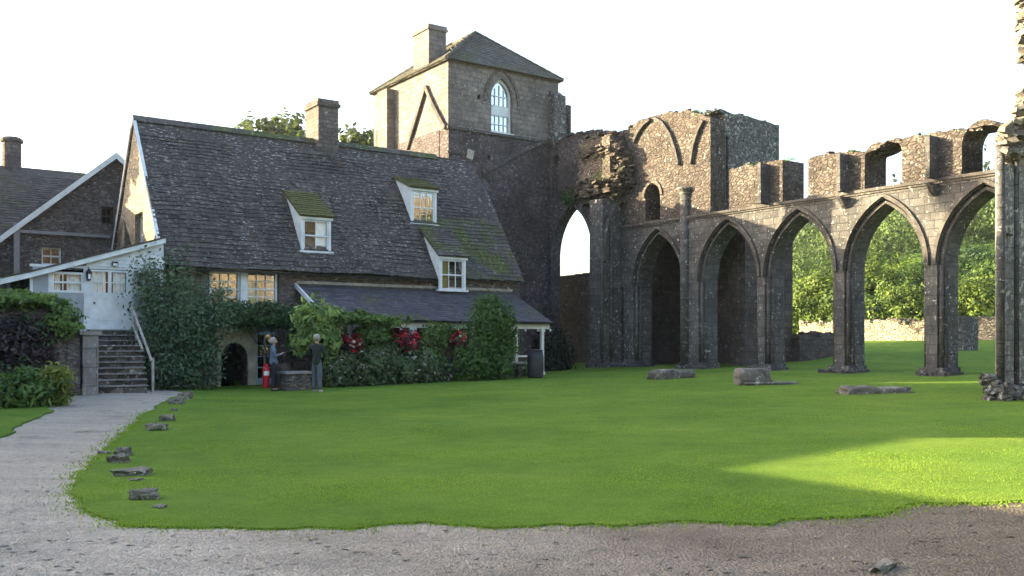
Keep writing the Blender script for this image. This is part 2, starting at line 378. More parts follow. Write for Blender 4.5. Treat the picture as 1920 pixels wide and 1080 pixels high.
wo = wt.nodes.new('ShaderNodeOutputWorld'); wt.links.new(sk.outputs[0], bg.inputs[0]); wt.links.new(bg.outputs[0], wo.inputs[0])
SC.view_settings.view_transform = 'Standard'; SC.view_settings.look = 'None'; SC.view_settings.gamma = 1; SC.view_settings.exposure = 2.87
SC.render.engine = 'CYCLES'; SC.cycles.use_denoising = True; SC.cycles.max_bounces = 6; SC.cycles.transparent_max_bounces = 8
# ---------------------------------------------------------------- ground
def grassmat(name, near=True):
    n = NT(name, .9, .03); o = n.obj()
    a = n.noise(o, .35, 4, .6); b = n.noise(o, 2.2, 5, .7); c = n.noise(n.scale(o, (1, 1, 1)), 28, 3, .8)
    col = n.ramp(a, [(.26, (.098, .180, .028)), (.5, (.14, .235, .037)), (.74, (.20, .285, .048))])
    col = n.mix(.45, col, n.ramp(b, [(.3, .42), (.7, 1.0)]), 'MULTIPLY')
    col = n.mix(.5, col, n.ramp(c, [(.3, .3), (.7, 1.0)]), 'MULTIPLY')
    col = n.mix(n.ramp(n.noise(o, .9, 6, .7), [(.62, 0.0), (.74, .4)]), col, (.19, .21, .05))
    n.col(col); n.nrm(n.bump(n.math('ADD', c, n.noise(o, 75, 2)), .9, .03)); return n.m
M['lawn'] = grassmat('lawn turf'); M['meadow'] = grassmat('meadow')
def gravel():
    n = NT('worn grey gravel', .95, .1); o = n.obj()
    c = n.ramp(n.noise(o, .5, 5, .6), [(.3, (.175, .138, .103)), (.55, (.24, .196, .15)), (.75, (.29, .24, .187))])
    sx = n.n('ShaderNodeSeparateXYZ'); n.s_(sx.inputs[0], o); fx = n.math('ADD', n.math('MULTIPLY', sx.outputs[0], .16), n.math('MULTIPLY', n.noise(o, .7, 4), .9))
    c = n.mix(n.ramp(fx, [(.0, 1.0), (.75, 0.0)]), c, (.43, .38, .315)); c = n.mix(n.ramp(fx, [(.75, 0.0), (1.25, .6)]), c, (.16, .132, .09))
    ps = n.vor(n.vadd(o, n.noise(o, 6, 2, col=True), .05), 26); pe = n.vor(o, 26, 'DISTANCE_TO_EDGE', 'Distance')
    c = n.mix(.5, c, n.ramp(ps, [(.1, .6), (.5, .85), (.95, 1.1)]), 'MULTIPLY')
    c = n.mix(n.ramp(n.noise(o, 1.1, 6, .75), [(.55, 0.0), (.72, .5)]), c, (.14, .13, .115))
    c = n.mix(n.ramp(n.noise(n.scale(o, (1, 1, 1), (7, 3, 0)), .8, 6, .72), [(.60, 0.0), (.7, .7)]), c, (.075, .095, .035))
    c = n.mix(.5, c, n.ramp(n.noise(n.scale(o, (.35, 1.9, 1)), 1.3, 5, .65), [(.32, .68), (.65, 1.12)]), 'MULTIPLY')
    c = n.mix(n.ramp(n.noise(o, 40, 2, .6), [(.70, 0.0), (.74, .8)]), c, (.42, .41, .38))
    n.col(c); h = n.math('ADD', n.ramp(pe, [(0, 0.0), (.25, 1.0)]), n.math('MULTIPLY', n.noise(o, 9, 5, .7), 2.0)); n.nrm(n.bump(h, .8, .03)); return n.m
M['gravel'] = gravel()
def sinhgrid(n, c, lo, hi, k):
    a, b = math.asinh((lo-c)/k), math.asinh((hi-c)/k)
    return [c+k*math.sinh(a+(b-a)*i/(n-1)) for i in range(n)]
US = sinhgrid(190, 18, -500, 900, 16); VS = sinhgrid(190, 18, -500, 900, 16)
V = np.array([(u, v, g(u, v)-.09) for v in VS for u in US]); nU = len(US)
F = np.array([(j*nU+i, j*nU+i+1, (j+1)*nU+i+1, (j+1)*nU+i) for j in range(len(VS)-1) for i in range(nU-1)])
props(npmesh('ground', V, F, np.full(len(F), .5), M['meadow'], None, (0, 0, 0), True), kind='structure')
def sheet(name, poly, lift, mat, step, skirt=.1, ang=None):
    """a sheet draped on the terrain inside a polygon given in (u, v)"""
    P = []
    for i in range(len(poly)):
        a, b = Vector(poly[i]), Vector(poly[(i+1) % len(poly)]); d = (b-a).length
        near = min(abs(a.length), abs(b.length)) < 40
        k = max(1, int(d/(.11 if near else 1.5)))
        nx = Vector((-(b-a).y, (b-a).x)); nx.normalize() if nx.length else None
        for j in range(k):
            p = a+(b-a)*j/k
            if near: p = p+nx*(.09*mnoise.noise(Vector((p.x*1.3, p.y*1.3, 3)))+.09*mnoise.noise(Vector((p.x*5, p.y*5, 5)))+.05*mnoise.noise(Vector((p.x*17, p.y*17, 5))))
            P.append(p)
    nb = len(P); u0 = min(p.x for p in P); u1 = max(p.x for p in P); v0 = min(p.y for p in P); v1 = max(p.y for p in P)
    G = [Vector((u0+step*i+random.uniform(-.2, .2)*step, v0+step*j)) for i in range(int((u1-u0)/step)+1) for j in range(int((v1-v0)/step)+1)]
    r = delaunay_2d_cdt(P+G, [], [list(range(nb))], 1, 1e-4)
    vs, fs = r[0], r[2]
    mb = MB(); mb.add([(p.x, p.y, g(p.x, p.y)+lift) for p in vs], [tuple(f) for f in fs], .5)
    mb.add([q for p in P for q in ((p.x, p.y, g(p.x, p.y)+lift), (p.x, p.y, g(p.x, p.y)+lift-skirt))], [(2*i, 2*((i+1) % nb), 2*((i+1) % nb)+1, 2*i+1) for i in range(nb)], .5)
    o = mb.build(name, mat, None, True, True, (0, 0, 0)); return props(o, kind='structure'), P
edge_px = [(352,736),(318,748),(285,770),(250,800),(212,835),(170,868),(146,898),(137,925),(148,950),(185,970),(240,984),(330,992),(420,990),(500,993),(600,990),(650,993),(720,984),(800,979),(850,986),(950,990),(1050,985),(1150,988),(1230,982),(1300,978),(1380,986),(1450,985),(1500,975),(1540,971),(1650,965),(1690,952),(1730,944),(1830,944),(1920,941),(2100,936),(2400,925)]
EDGE = [PG(x, y)[:2] for x, y in edge_px]
lawn_poly = EDGE+[(22, -6), (58, -6), (58, 60), (46, 60), (34.5, 46), (34.2, 27), (29, 38.5), (24, 32.6), (8.4, 32.6)]
LAWN, LP = sheet('lawn', lawn_poly, .014, M['lawn'], .8)
path_poly = [(-30, -14), (24, -14), (24, 3), (14, 12), (11.5, 26), (9, 32), (4.4, 32), (1, 30), (-30, 30)]
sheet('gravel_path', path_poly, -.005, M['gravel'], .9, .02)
verge = [PG(x, y)[:2] for x, y in [(-120,866),(-40,845),(0,824),(30,803),(60,788),(96,774)]]+[(4.2, 26.5), (0, 27), (0, 20)]
sheet('grass_verge', verge, .025, M['lawn'], .6, .06)
# ---------------------------------------------------------------- grass blades, dense near the camera
def inside(pts, poly):
    x, y = pts[:, 0], pts[:, 1]; r = np.zeros(len(pts), bool); n = len(poly)
    for i in range(n):
        x1, y1 = poly[i]; x2, y2 = poly[(i+1) % n]
        c = ((y1 > y) != (y2 > y)) & (x < (x2-x1)*(y-y1)/((y2-y1) or 1e-9)+x1); r ^= c
    return r
def gvec(p): 
    s_ = lambda x: np.clip(x, 0, 1)**2*(3-2*np.clip(x, 0, 1)); u, v = p[:, 0], p[:, 1]
    h = .0215*np.maximum(0, np.minimum(u, 30)-4)+.22*s_((v-13)/12)*s_((11-u)/6)
    h = h+np.where(u > 30, .055*(np.minimum(u, 56)-30), 0)
    return h+np.where((u > 34) & (v > 5), .16*np.sin(u*.55+v*.21)*s_((u-34)/4)*s_((48-u)/4), 0)
def wob(p, k, s=0):
    x, y = p[:, 0]*k, p[:, 1]*k; return (np.sin(x*1.7+1.3*np.sin(y*1.1+s)+s)+np.sin(y*2.1+1.7*np.sin(x*.9-s)+2*s)+np.sin((x+y)*1.3+1.1*np.sin((x-y)*1.9+s)))/3
zz = 7.6*(46/7.6)**(RNG.random(400000)**1.25); aa = RNG.uniform(-.56, .56, len(zz))
Pw = np.stack([zz*(E1[0]*aa+E1[1]), zz*(E2[0]*aa+E2[1])], 1)
Pw = Pw[inside(Pw, [tuple(p) for p in LP])]
edgeP = np.array([tuple(p) for p in LP if Vector(p).length < 22]); k = RNG.integers(0, len(edgeP), 16000)
Pw = np.concatenate([Pw, edgeP[k]+RNG.normal(size=(16000, 2))*np.where(RNG.random((16000, 1)) < .6, .04, .13)])
n = len(Pw); gh = gvec(Pw)+.0; th = RNG.uniform(0, 2*math.pi, n); hh = (.012+.016*RNG.random(n))*(1+.35*wob(Pw, 1.1)); wd_ = .004+.004*RNG.random(n)+np.hypot(Pw[:,0], Pw[:,1])*.0003
dx, dy = np.cos(th)*wd_, np.sin(th)*wd_; lean = RNG.normal(size=(n, 2))*hh[:, None]*.55
V = np.stack([np.stack([Pw[:,0]-dx, Pw[:,1]-dy, gh], 1), np.stack([Pw[:,0]+dx, Pw[:,1]+dy, gh], 1), np.stack([Pw[:,0]+lean[:,0], Pw[:,1]+lean[:,1], gh+hh], 1)], 1).reshape(-1, 3)
tt = np.clip(.5+.25*RNG.normal(size=n)+.22*wob(Pw, .45, 2)+.13*wob(Pw, 2.3, 5), 0, 1)
props(npmesh('grass', V, np.arange(n*3).reshape(-1, 3), tt, L['grass'], None, (0, 0, 0)), kind='stuff')
# loose stones and moss on the gravel
mb = MB()
for i in range(1500):
    z = 6.3*(15/6.3)**(random.random()**1.2); a = random.uniform(-.56, .56); p = (z*(E1[0]*a+E1[1]), z*(E2[0]*a+E2[1]))
    if inside(np.array([p]), [tuple(q) for q in LP])[0]: continue
    s = random.choice([.005, .006, .008, .011, .016])*random.uniform(.7, 1.3)
    mb.rock((p[0], p[1], g(*p)+s*.1), (s*1.7, s, s*.3), sub=1, rough=.6, rotz=random.uniform(0, 6))
props(mb.build('gravel_stones', M['gravel'], None, False, False, (0, 0, 0)), kind='stuff')
# ---------------------------------------------------------------- added outside the frame: wall and barn cast shade, ruin is mirrored in the windows
t = thing('shade_wall', 'very high unseen rubble wall added left of the path to shade the lawn', 'wall', (-8.3, 10, 0))  # added unseen; its sloped top shapes the edge of the lawn's lit patch
mb = MB(); mb.prism('u', [(-10, -.3), (29.3, -.3), (29.3, 7.1), (24.5, 5.56), (24.0, 5.54), (-10, 5.54)], -8.7, -8); mb.build('wall', M['rubble'], t)
def barn(name, label, cat, u0, u1, v0, v1, he, hr, mat, ridge='v'):
    t = thing(name, label, cat, ((u0+u1)/2, (v0+v1)/2, 0))
    if ridge == 'v':
        um = (u0+u1)/2; MB().prism('v', [(u0, -.4), (u1, -.4), (u1, he), (um, hr), (u0, he)], v0, v1).build('wall', mat, t)
        b = MB()
        for a in (u0-.3, u1+.3): 
            sl_ = (hr-he)/(um-(u0 if a < um else u1)); ha = he-abs(sl_)*.3
            b.add([(a, v0-.2, ha+.05), (a, v1+.2, ha+.05), (um, v1+.2, hr+.1), (um, v0-.2, hr+.1), (a, v0-.2, ha+.17), (a, v1+.2, ha+.17), (um, v1+.2, hr+.22), (um, v0-.2, hr+.22)], [(0,1,2,3),(4,7,6,5),(0,4,5,1),(1,5,6,2),(2,6,7,3),(3,7,4,0)])
        b.build('roof', M['tile_c'], t)
    return t
barn('stone_barn', 'tall gabled unseen barn added beyond the high wall to cast shade', 'barn', -6, 0, 27.3, 42.3, 7.4, 11.5, M['rubble'])  # added unseen; ridge and length set by the shadow wanted on lawn and pier
t = thing('reflection_wall', 'high unseen ruined wall added behind the camera for the window reflections', 'ruin', (30, -15, 0))  # added unseen to give the house windows something warm to reflect
pr = [(10, -.3), (62, -.3)]+[(62-.8*i, 16+1.6*mnoise.noise(Vector((i*.35, 2, 0)))+random.uniform(-.3, .3)) for i in range(66)]
MB().prism('v', pr, -16.2, -15, [[(x, 1), (x+2.6, 1), (x+2.6, 5), (x+1.3, 7.2), (x, 5)] for x in (14, 21, 28, 35, 42, 49)]).build('wall', stone('reflection wall stone', (.25, .205, .155), (.33, .28, .215), 'ashlar', .6, .3, lichen=.1, stain=.5), t)
# ---------------------------------------------------------------- shared building helpers
def arch(s0, s1, hs, ha, n=9):
    w = (s1-s0)/2; r = ha-hs; R = (w*w+r*r)/(2*w); L_ = []; R_ = []
    for i in range(n+1):
        x = s0+w*i/n if False else None
    a1 = math.acos(max(-1, min(1, (w-R)/R)))
    for i in range(n+1):
        a = math.pi+(a1-math.pi)*i/n; L_.append((s0+R+R*math.cos(a), hs+R*math.sin(a)))
    R_ = [(s0+s1-x, y) for x, y in L_[:-1]]
    return L_+R_[::-1]
def rag(pts, step=.3, amp=.1, seed=0):
    """stepped, broken line through points"""
    out = []
    for (a, b), (c, d) in zip(pts[:-1], pts[1:]):
        n = max(1, int(math.hypot(c-a, d-b)/step))
        for i in range(n):
            t = i/n; x = a+(c-a)*t; y = b+(d-b)*t; k = amp*mnoise.noise(Vector((x*1.9+seed, y*1.9, seed*.7)))+random.uniform(-.5, .5)*amp
            out.append((x, y+k)); 
            if random.random() < .6: out.append((x+(c-a)/n*.45, y+(d-b)/n*.45+k+random.uniform(-.2, .2)*amp))
    out.append(pts[-1]); return out
def topstones(mb, axis, pts, w0, w1, n, smin=.12, smax=.34):
    for i in range(n):
        k = random.randrange(len(pts)-1); t = random.random(); x = pts[k][0]+(pts[k+1][0]-pts[k][0])*t; y = pts[k][1]+(pts[k+1][1]-pts[k][1])*t
        w = random.uniform(w0, w1); s = random.uniform(smin, smax); c = (w, x, y) if axis == 'u' else (x, w, y)
        mb.rbox((c[0], c[1], c[2]+random.uniform(-.08, .06)), (s*random.uniform(.8, 1.5), s*random.uniform(.8, 1.5), s*.6), (random.gauss(0, .15), random.gauss(0, .15), random.uniform(0, 3)), .25)
def sash(parent, axis, W0, s0, s1, h0, h1, nc, nr, name='window', fr=.07, bar=.03, out=-1, mat=None, curtain=None, behind=.35, archtop=False, label=None, gl='glass2'):
    """a glazed window in the plane axis=W0; 'out' is the sign of the outward side"""
    mat = mat or M['white']; o = out; mb = MB()
    def bx(a, b, c, d, w0, w1):
        w0, w1 = min(w0, w1), max(w0, w1)
        mb.box(*((w0, w1, a, b, c, d) if axis == 'u' else (a, b, w0, w1, c, d)), tone=.5)
    f0, f1 = W0+o*.03, W0-o*.07
    hm = (h0+h1)/2
    if not archtop:
        bx(s0, s0+fr, h0, h1, f0, f1); bx(s1-fr, s1, h0, h1, f0, f1); bx(s0+fr, s1-fr, h1-fr, h1, f0, f1); bx(s0+fr, s1-fr, h0, h0+fr, f0, f1)
        bx(s0+fr, s1-fr, hm-.03, hm+.03, W0+o*.015, W0-o*.05)
        for i in range(1, nc):
            x = s0+fr+(s1-s0-2*fr)*i/nc; bx(x-bar/2, x+bar/2, h0+fr, hm-.03, W0+o*.005, W0-o*.04); bx(x-bar/2, x+bar/2, hm+.03, h1-fr, W0+o*.005, W0-o*.04)
        for i in range(1, nr):
            y = h0+fr+(h1-h0-2*fr)*i/nr
            if abs(y-hm) > .08:
                for k in range(nc):
                    xa = s0+fr+(s1-s0-2*fr)*k/nc+bar/2; xb = s0+fr+(s1-s0-2*fr)*(k+1)/nc-bar/2; bx(xa, xb, y-bar/2, y+bar/2, W0+o*.003, W0-o*.038)
        poly = [(s0+fr*.5, h0+fr*.5), (s1-fr*.5, h0+fr*.5), (s1-fr*.5, h1-fr*.5), (s0+fr*.5, h1-fr*.5)]
    else:
        hs = archtop; ap = arch(s0, s1, hs, h1); ip = arch(s0+fr, s1-fr, hs, h1-fr*1.5)
        mb.prism(axis, [(s0, h0), (s1, h0)]+ap[::-1], min(f0, f1), max(f0, f1), [[(s0+fr, h0+fr), (s1-fr, h0+fr)]+ip[::-1]])
        for y in (h0+.25*(hs-h0), h0+.5*(hs-h0), h0+.78*(hs-h0), hs+.1): bx(s0+fr, s1-fr, y-bar/2, y+bar/2, W0+o*.01, W0-o*.04)
        bx(s0+fr, s1-fr, h0+.52*(hs-h0), h0+.76*(hs-h0), W0+o*.015, W0-o*.045)
        for i in range(1, nc):
            x = s0+fr+(s1-s0-2*fr)*i/nc; bx(x-bar/2, x+bar/2, h0+fr, hs+(h1-hs)*(.5 if i != nc/2 else .7), W0+o*.006, W0-o*.042)
        poly = [(s0+fr*.5, h0+fr*.5), (s1-fr*.5, h0+fr*.5)]+arch(s0+fr*.5, s1-fr*.5, hs, h1-fr)[::-1]
    fo = mb.build(name, mat, parent)
    if label: fo['label'] = label
    w0, w1 = sorted((W0-o*.045, W0-o*.05)); MB().prism(axis, poly, w0, w1).build('pane', M[gl], fo)
    w0, w1 = sorted((W0-o*behind, W0-o*(behind+.02)))
    mk = MB(); mk.prism(axis, [(s0-.1, h0-.1), (s1+.1, h0-.1), (s1+.1, h1+.1), (s0-.1, h1+.1)], w0, w1); mk.build('black_backing', M['black'], fo)  # black board painted as the room's shade behind the pane
    if curtain:
        for (ca, cb, cm) in curtain:
            m2 = MB(); x0 = s0+(s1-s0)*ca; x1 = s0+(s1-s0)*cb; k = 8
            for i in range(k):
                a = x0+(x1-x0)*i/k; b = x0+(x1-x0)*(i+1)/k; wa = W0-o*(.12+.03*(i % 2)); wb = W0-o*(.12+.03*((i+1) % 2))
                q = [(wa, a, h0), (wb, b, h0), (wb, b, h1-fr), (wa, a, h1-fr)] if axis == 'u' else [(a, wa, h0), (b, wb, h0), (b, wb, h1-fr), (a, wa, h1-fr)]
                m2.add(q, [(0, 1, 2, 3)], .5)
            m2.build('curtain', M[cm], fo, recalc=False)
    return fo
def tiles(mb, ua, ub, v0, h0, v1, h1, row=.21, tw=(.16, .34), test=None, axis='v', sag=.0, thick=.024, seed=0):
    """overlapping stone tiles on a slope from eave (v0,h0) to ridge (v1,h1); ua..ub along the eave"""
    L_ = math.hypot(v1-v0, h1-h0); n = int(L_/row)+1; dv, dh = (v1-v0)/L_, (h1-h0)/L_; sgn = 1
    nv, nh = -dh, dv
    if nh < 0: nv, nh = -nv, -nh
    for r in range(n):
        rr = row*(1-.25*r/n); d = sum(row*(1-.25*k/n) for k in range(r)) if r < 400 else 0
        if d > L_-.03: break
        u = ua-random.uniform(0, .2)
        while u < ub:
            w = random.uniform(*tw); x0, x1 = max(u, ua), min(u+w, ub); u += w
            if x1-x0 < .03: continue
            if test and not test((x0+x1)/2, d/L_): continue
            dd = d+random.gauss(0, .012); le = min(rr*1.55, L_-dd+.02); up = thick*1.7+random.uniform(0, .014); g0 = .006
            sg = sag*mnoise.noise(Vector((x0*.35+seed, d*.5, 1)))
            P = lambda x, s, k: (x, v0+dv*s+nv*(k+sg), h0+dh*s+nh*(k+sg)) if axis == 'v' else (v0+dv*s+nv*(k+sg), x, h0+dh*s+nh*(k+sg))
            sk_ = random.gauss(0, .006)
            vs = [P(x0, dd, up), P(x1, dd+sk_, up), P(x1-g0, dd+le, up*.25), P(x0+g0, dd+le, up*.25), P(x0, dd, up-thick), P(x1, dd+sk_, up-thick), P(x1-g0, dd+le, up*.25-thick), P(x0+g0, dd+le, up*.25-thick)]
            mb.add(vs, [(0,1,2,3),(4,5,1,0),(5,6,2,1),(7,4,0,3)], min(1, max(0, random.gauss(.5, .24))))
def slabroof(mb, pts, t=.08):
    a, b, c = (Vector(p) for p in pts[:3]); nn = (b-a).cross(c-a); nn.normalize()
    if nn.z < 0: nn = -nn
    n = len(pts); vs = [tuple(Vector(p)-nn*.004) for p in pts]+[tuple(Vector(p)-nn*t) for p in pts]
    mb.add(vs, [tuple(range(n)), tuple(n+i for i in reversed(range(n)))]+[(i, (i+1) % n, (i+1) % n+n, i+n) for i in range(n)], .4)
def gutter(mb, ua, ub, v, h, r=.06):
    pts = [(-r, 0), (-r*.8, -r*.75), (0, -r), (r*.8, -r*.75), (r, 0)]
    for i in range(4):
        (a, b), (c, d) = pts[i], pts[i+1]
        mb.add([(ua, v+a, h+b), (ub, v+a, h+b), (ub, v+c, h+d), (ua, v+c, h+d)], [(0, 1, 2, 3)], .5)
# ================================================================ MAIN HOUSE
HE, HRG, VE, VW, VR = 4.2, 9.75, 32.2, 32.5, 36.05
UL, URR, UER = 8.68, 20.8, 23.15
VB = 2*VR-VE
house = thing('stone_house', 'long stone house with a steep dark tiled roof and small white dormers', 'house', (15.5, 34, g(15.5, 34)))
roofh = lambda v: HE+(v-VE)*(HRG-HE)/(VR-VE)
# window openings in the front wall
wA = [PV(393, 506, VW), PV(451, 576, VW)]; wB = [PV(463, 506, VW), PV(523, 576, VW)]
wD3 = [PV(817, 483, VW), PV(869, 545, VW)]
dr = [PV(412, 640, VW), PV(463, 728, VW)]; dg = [PV(478, 622, VW), PV(514, 728, VW)]
base = -.2
_w = dr[1][0]-dr[0][0]
arch_door = [(dr[0][0], base), (dr[1][0], base)]+[(dr[0][0]+_w/2+_w/2*math.cos(math.pi*i/10), 1.02+.62*math.sin(math.pi*i/10)) for i in range(11)]
fw = MB(); fw.prism('v', [(UL, -.3), (UER, -.3), (UER, HE-.05), (UL, HE-.05)], VW, VW+.55,
   [[(wA[0][0], wA[1][2]), (wB[1][0], wB[1][2]), (wB[1][0], wA[0][2]), (wA[0][0], wA[0][2])],
    [(dg[0][0], base), (dg[1][0], base), (dg[1][0], dg[0][2]), (dg[0][0], dg[0][2])], arch_door,
    [(14.6, 0), (15.5, 0), (15.5, 2.0), (14.6, 2.0)], [(17.5, .9), (19, .9), (19, 2.0), (17.5, 2.0)]])
fw.box(UL, UER, VB-.75, VB-.3, -.3, HE-.05); fw.box(UER-.5, UER, VW+.55, VB-.75, -.3, HE-.05)
fw.build('wall', M['house'], house)
for a_, b_, c_, d_, e_ in ((14.5, 15.6, .6, -.1, 2.1), (17.4, 19.1, .6, .8, 2.1), (dr[0][0]-.1, dr[1][0]+.1, 1.6, -.2, 2.3)): MB().box(a_, b_, VW+c_, VW+c_+.05, d_, e_).build('black_backing', M['black'], house)  # black boards stand in for shade behind the wall openings
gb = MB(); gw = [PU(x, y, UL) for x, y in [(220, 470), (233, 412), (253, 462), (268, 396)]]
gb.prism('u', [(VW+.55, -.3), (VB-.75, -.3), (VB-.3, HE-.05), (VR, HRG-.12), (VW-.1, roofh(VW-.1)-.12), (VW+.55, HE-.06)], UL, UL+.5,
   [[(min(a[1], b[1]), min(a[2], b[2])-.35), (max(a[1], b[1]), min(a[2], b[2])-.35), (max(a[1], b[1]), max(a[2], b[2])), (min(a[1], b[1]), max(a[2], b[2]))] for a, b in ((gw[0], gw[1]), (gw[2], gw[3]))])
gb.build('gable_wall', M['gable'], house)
for a, b in ((gw[0], gw[1]), (gw[2], gw[3])):
    sash(house, 'u', UL+.22, min(a[1], b[1]), max(a[1], b[1]), min(a[2], b[2])-.35, max(a[2], b[2]), 2, 3, 'gable_window', out=-1)
vg = MB()
for va, vb, ha, hb in ((VE-.05, VR, HE-.02, HRG+.05), (VB+.05, VR, HE-.02, HRG+.05)):
    vg.add([(UL-.08, va, ha-.05), (UL-.08, vb, hb-.05), (UL-.10, vb, hb+.03), (UL-.10, va, ha+.03), (UL+.02, va, ha-.10), (UL+.02, vb, hb-.10), (UL+.02, vb, hb+.03), (UL+.02, va, ha+.03)], [(0,1,2,3),(7,6,5,4),(0,4,5,1),(1,5,6,2),(2,6,7,3),(3,7,4,0)], .5)
vg.build('verge_board', M['white'], house)
rf = MB(); slabroof(rf, [(UL-.06, VE, HE), (UER, VE, HE), (UER-.1, VR, HRG), (UL-.06, VR, HRG)]); slabroof(rf, [(UL-.06, VB, HE), (UER, VB, HE), (UER-.1, VR, HRG), (UL-.06, VR, HRG)])
tiles(rf, UL-.06, 19.0, VE-.04, HE-.05, VR, HRG, sag=.12)
tiles(rf, 19.0, UER, VE-.04, HE-.05, VR, HRG, sag=.12, test=lambda x, t: t > .46 and x < URR+2.35*(1-t)+.1)
rf.build('roof', M['tile'], house)
rm = MB(); tiles(rm, 19.0, UER, VE-.04, HE-.05, VR, HRG, sag=.12, test=lambda x, t: t <= .46 and not (18.95 < x < 20.3 and t < .30)); rm.build('mossy_roof', M['tile_m'], house)
rd = MB()
u = UL-.06
while u < URR:
    rd.add([(u, VR-.17, HRG-.14), (u+.44, VR-.17, HRG-.14), (u+.44, VR, HRG+.09), (u, VR, HRG+.09), (u, VR+.17, HRG-.14), (u+.44, VR+.17, HRG-.14)], [(0,1,2,3),(3,2,5,4),(0,3,4),(1,5,2)]); u += .45
rd.build('ridge_tiles', M['tile_m'], house)
# chimney on the ridge
ch = MB(); cu, cv = 15.55, 35.6; ch.box(cu, cu+.86, cv, cv+1.25, 8.2, 11.08).box(cu-.07, cu+.93, cv-.07, cv+1.32, 11.08, 11.22).box(cu-.02, cu+.88, cv-.02, cv+1.27, 11.22, 11.36); co_ = ch.build('chimney', M['chim'], house)
MB().box(cu-.04, cu+.9, cv-.05, cv+.3, 8.6, 9.12).build('flashing', M['lead'], co_)
# front windows with broad mullion
s1 = sash(house, 'v', VW+.12, wA[0][0]+.03, wA[1][0], wA[1][2], wA[0][2]-.03, 3, 4, gl='glass')
s2 = sash(house, 'v', VW+.12, wB[0][0], wB[1][0]-.03, wB[1][2], wB[0][2]-.03, 3, 4, gl='glass')
MB().box(wA[1][0]+.002, wB[0][0]-.002, VW-.01, VW+.2, wA[1][2], wA[0][2]-.02).build('mullion', M['white'], house)
MB().box(wA[0][0]-.1, wB[1][0]+.1, VW-.06, VW-.003, wA[0][2], wA[0][2]+.1).build('lintel', M['wood'], house)
gt = MB(); gutter(gt, UL+.1, 19.0, VE-.03, HE-.1); gt.tube([(UL+.45, VW-.08, HE-.15), (UL+.45, VW-.08, .3)], .045); gt.build('gutter', M['iron'], house, recalc=False)
# dormers
def dormer(u0, u1, vf, h0, h1, vback, hback, mat, ncols, curt=None, gl='glass2'):
    d = MB(); f0 = vf
    fr = .1
    d.box(u0, u0+fr, vf, vf+.1, h0, h1); d.box(u1-fr, u1, vf, vf+.1, h0, h1); d.box(u0+fr, u1-fr, vf, vf+.1, h1-.12, h1); d.box(u0-.08, u1+.08, vf-.08, vf+.12, h0-.07, h0)
    do = d.build('dormer', M['white'], house)
    c = MB()
    for ua, ub in ((u0, u0+.06), (u1-.06, u1)):
        vb_ = VE+(h1-HE)*(VR-VE)/(HRG-HE)
        c.prism('u', [(vf+.103, max(h0+.02, roofh(vf+.1)-.05)), (vback, hback-.02), (vf+.103, h1)], ua, ub)
    c.build('cheek', M['white'], do)
    r = MB(); hf = h1+.04; slabroof(r, [(u0-.1, vf-.12, hf), (u1+.1, vf-.12, hf), (u1+.1, vback, hback+.06), (u0-.1, vback, hback+.06)], .06)
    tiles(r, u0-.1, u1+.1, vf-.14, hf-.02, vback, hback+.06, row=.2); r.build('dormer_roof', mat, do)
    fb = MB(); fb.box(u0-.06, u1+.06, vf-.05, vf-.004, h1-.1, h1+.0); fb.build('fascia', M['white'], do)
    # sash in the front
    w = MB(); wu0, wu1, wh0, wh1 = u0+fr, u1-fr, h0, h1-.12; hm = (wh0+wh1)/2
    w.box(wu0, wu0+.05, vf+.03, vf+.09, wh0, wh1).box(wu1-.05, wu1, vf+.03, vf+.09, wh0, wh1).box(wu0+.05, wu1-.05, vf+.03, vf+.09, wh0, wh0+.06).box(wu0+.05, wu1-.05, vf+.03, vf+.09, wh1-.05, wh1).box(wu0+.05, wu1-.05, vf+.025, vf+.085, hm-.025, hm+.025)
    for i in range(1, ncols):
        x = wu0+.05+(wu1-wu0-.1)*i/ncols; w.box(x-.013, x+.013, vf+.04, vf+.08, wh0+.06, hm-.025).box(x-.013, x+.013, vf+.04, vf+.08, hm+.025, wh1-.05)
    w.build('sash', M['white'], do)
    MB().box(wu0+.02, wu1-.02, vf+.06, vf+.064, wh0+.02, wh1-.02).build('pane', M[gl], do)
    MB().box(wu0-.05, wu1+.05, vf+.5, vf+.52, wh0-.1, wh1).build('black_backing', M['black'], do)  # black board in place of the dormer's shaded room
    if curt:
        for a, b, cm in curt:
            k = MB(); k.box(wu0+(wu1-wu0)*a, wu0+(wu1-wu0)*b, vf+.13, vf+.15, wh0+.02, wh1); k.build('curtain', M[cm], do)
    return do
dormer(13.63, 14.79, 32.72, 4.98, 6.22, 34.3, 7.3, M['tile_g'], 2, [(.55, 1, 'curtain')])
dormer(18.7, 19.88, 33.74, 6.44, 7.86, 35.1, 8.42, M['tile_g'], 3, None, 'glass')
dormer(19.03, 20.24, 32.08, 3.72, 5.0, 33.66, 6.3, M['tile_m'], 3, [(0, .35, 'curt_y')])
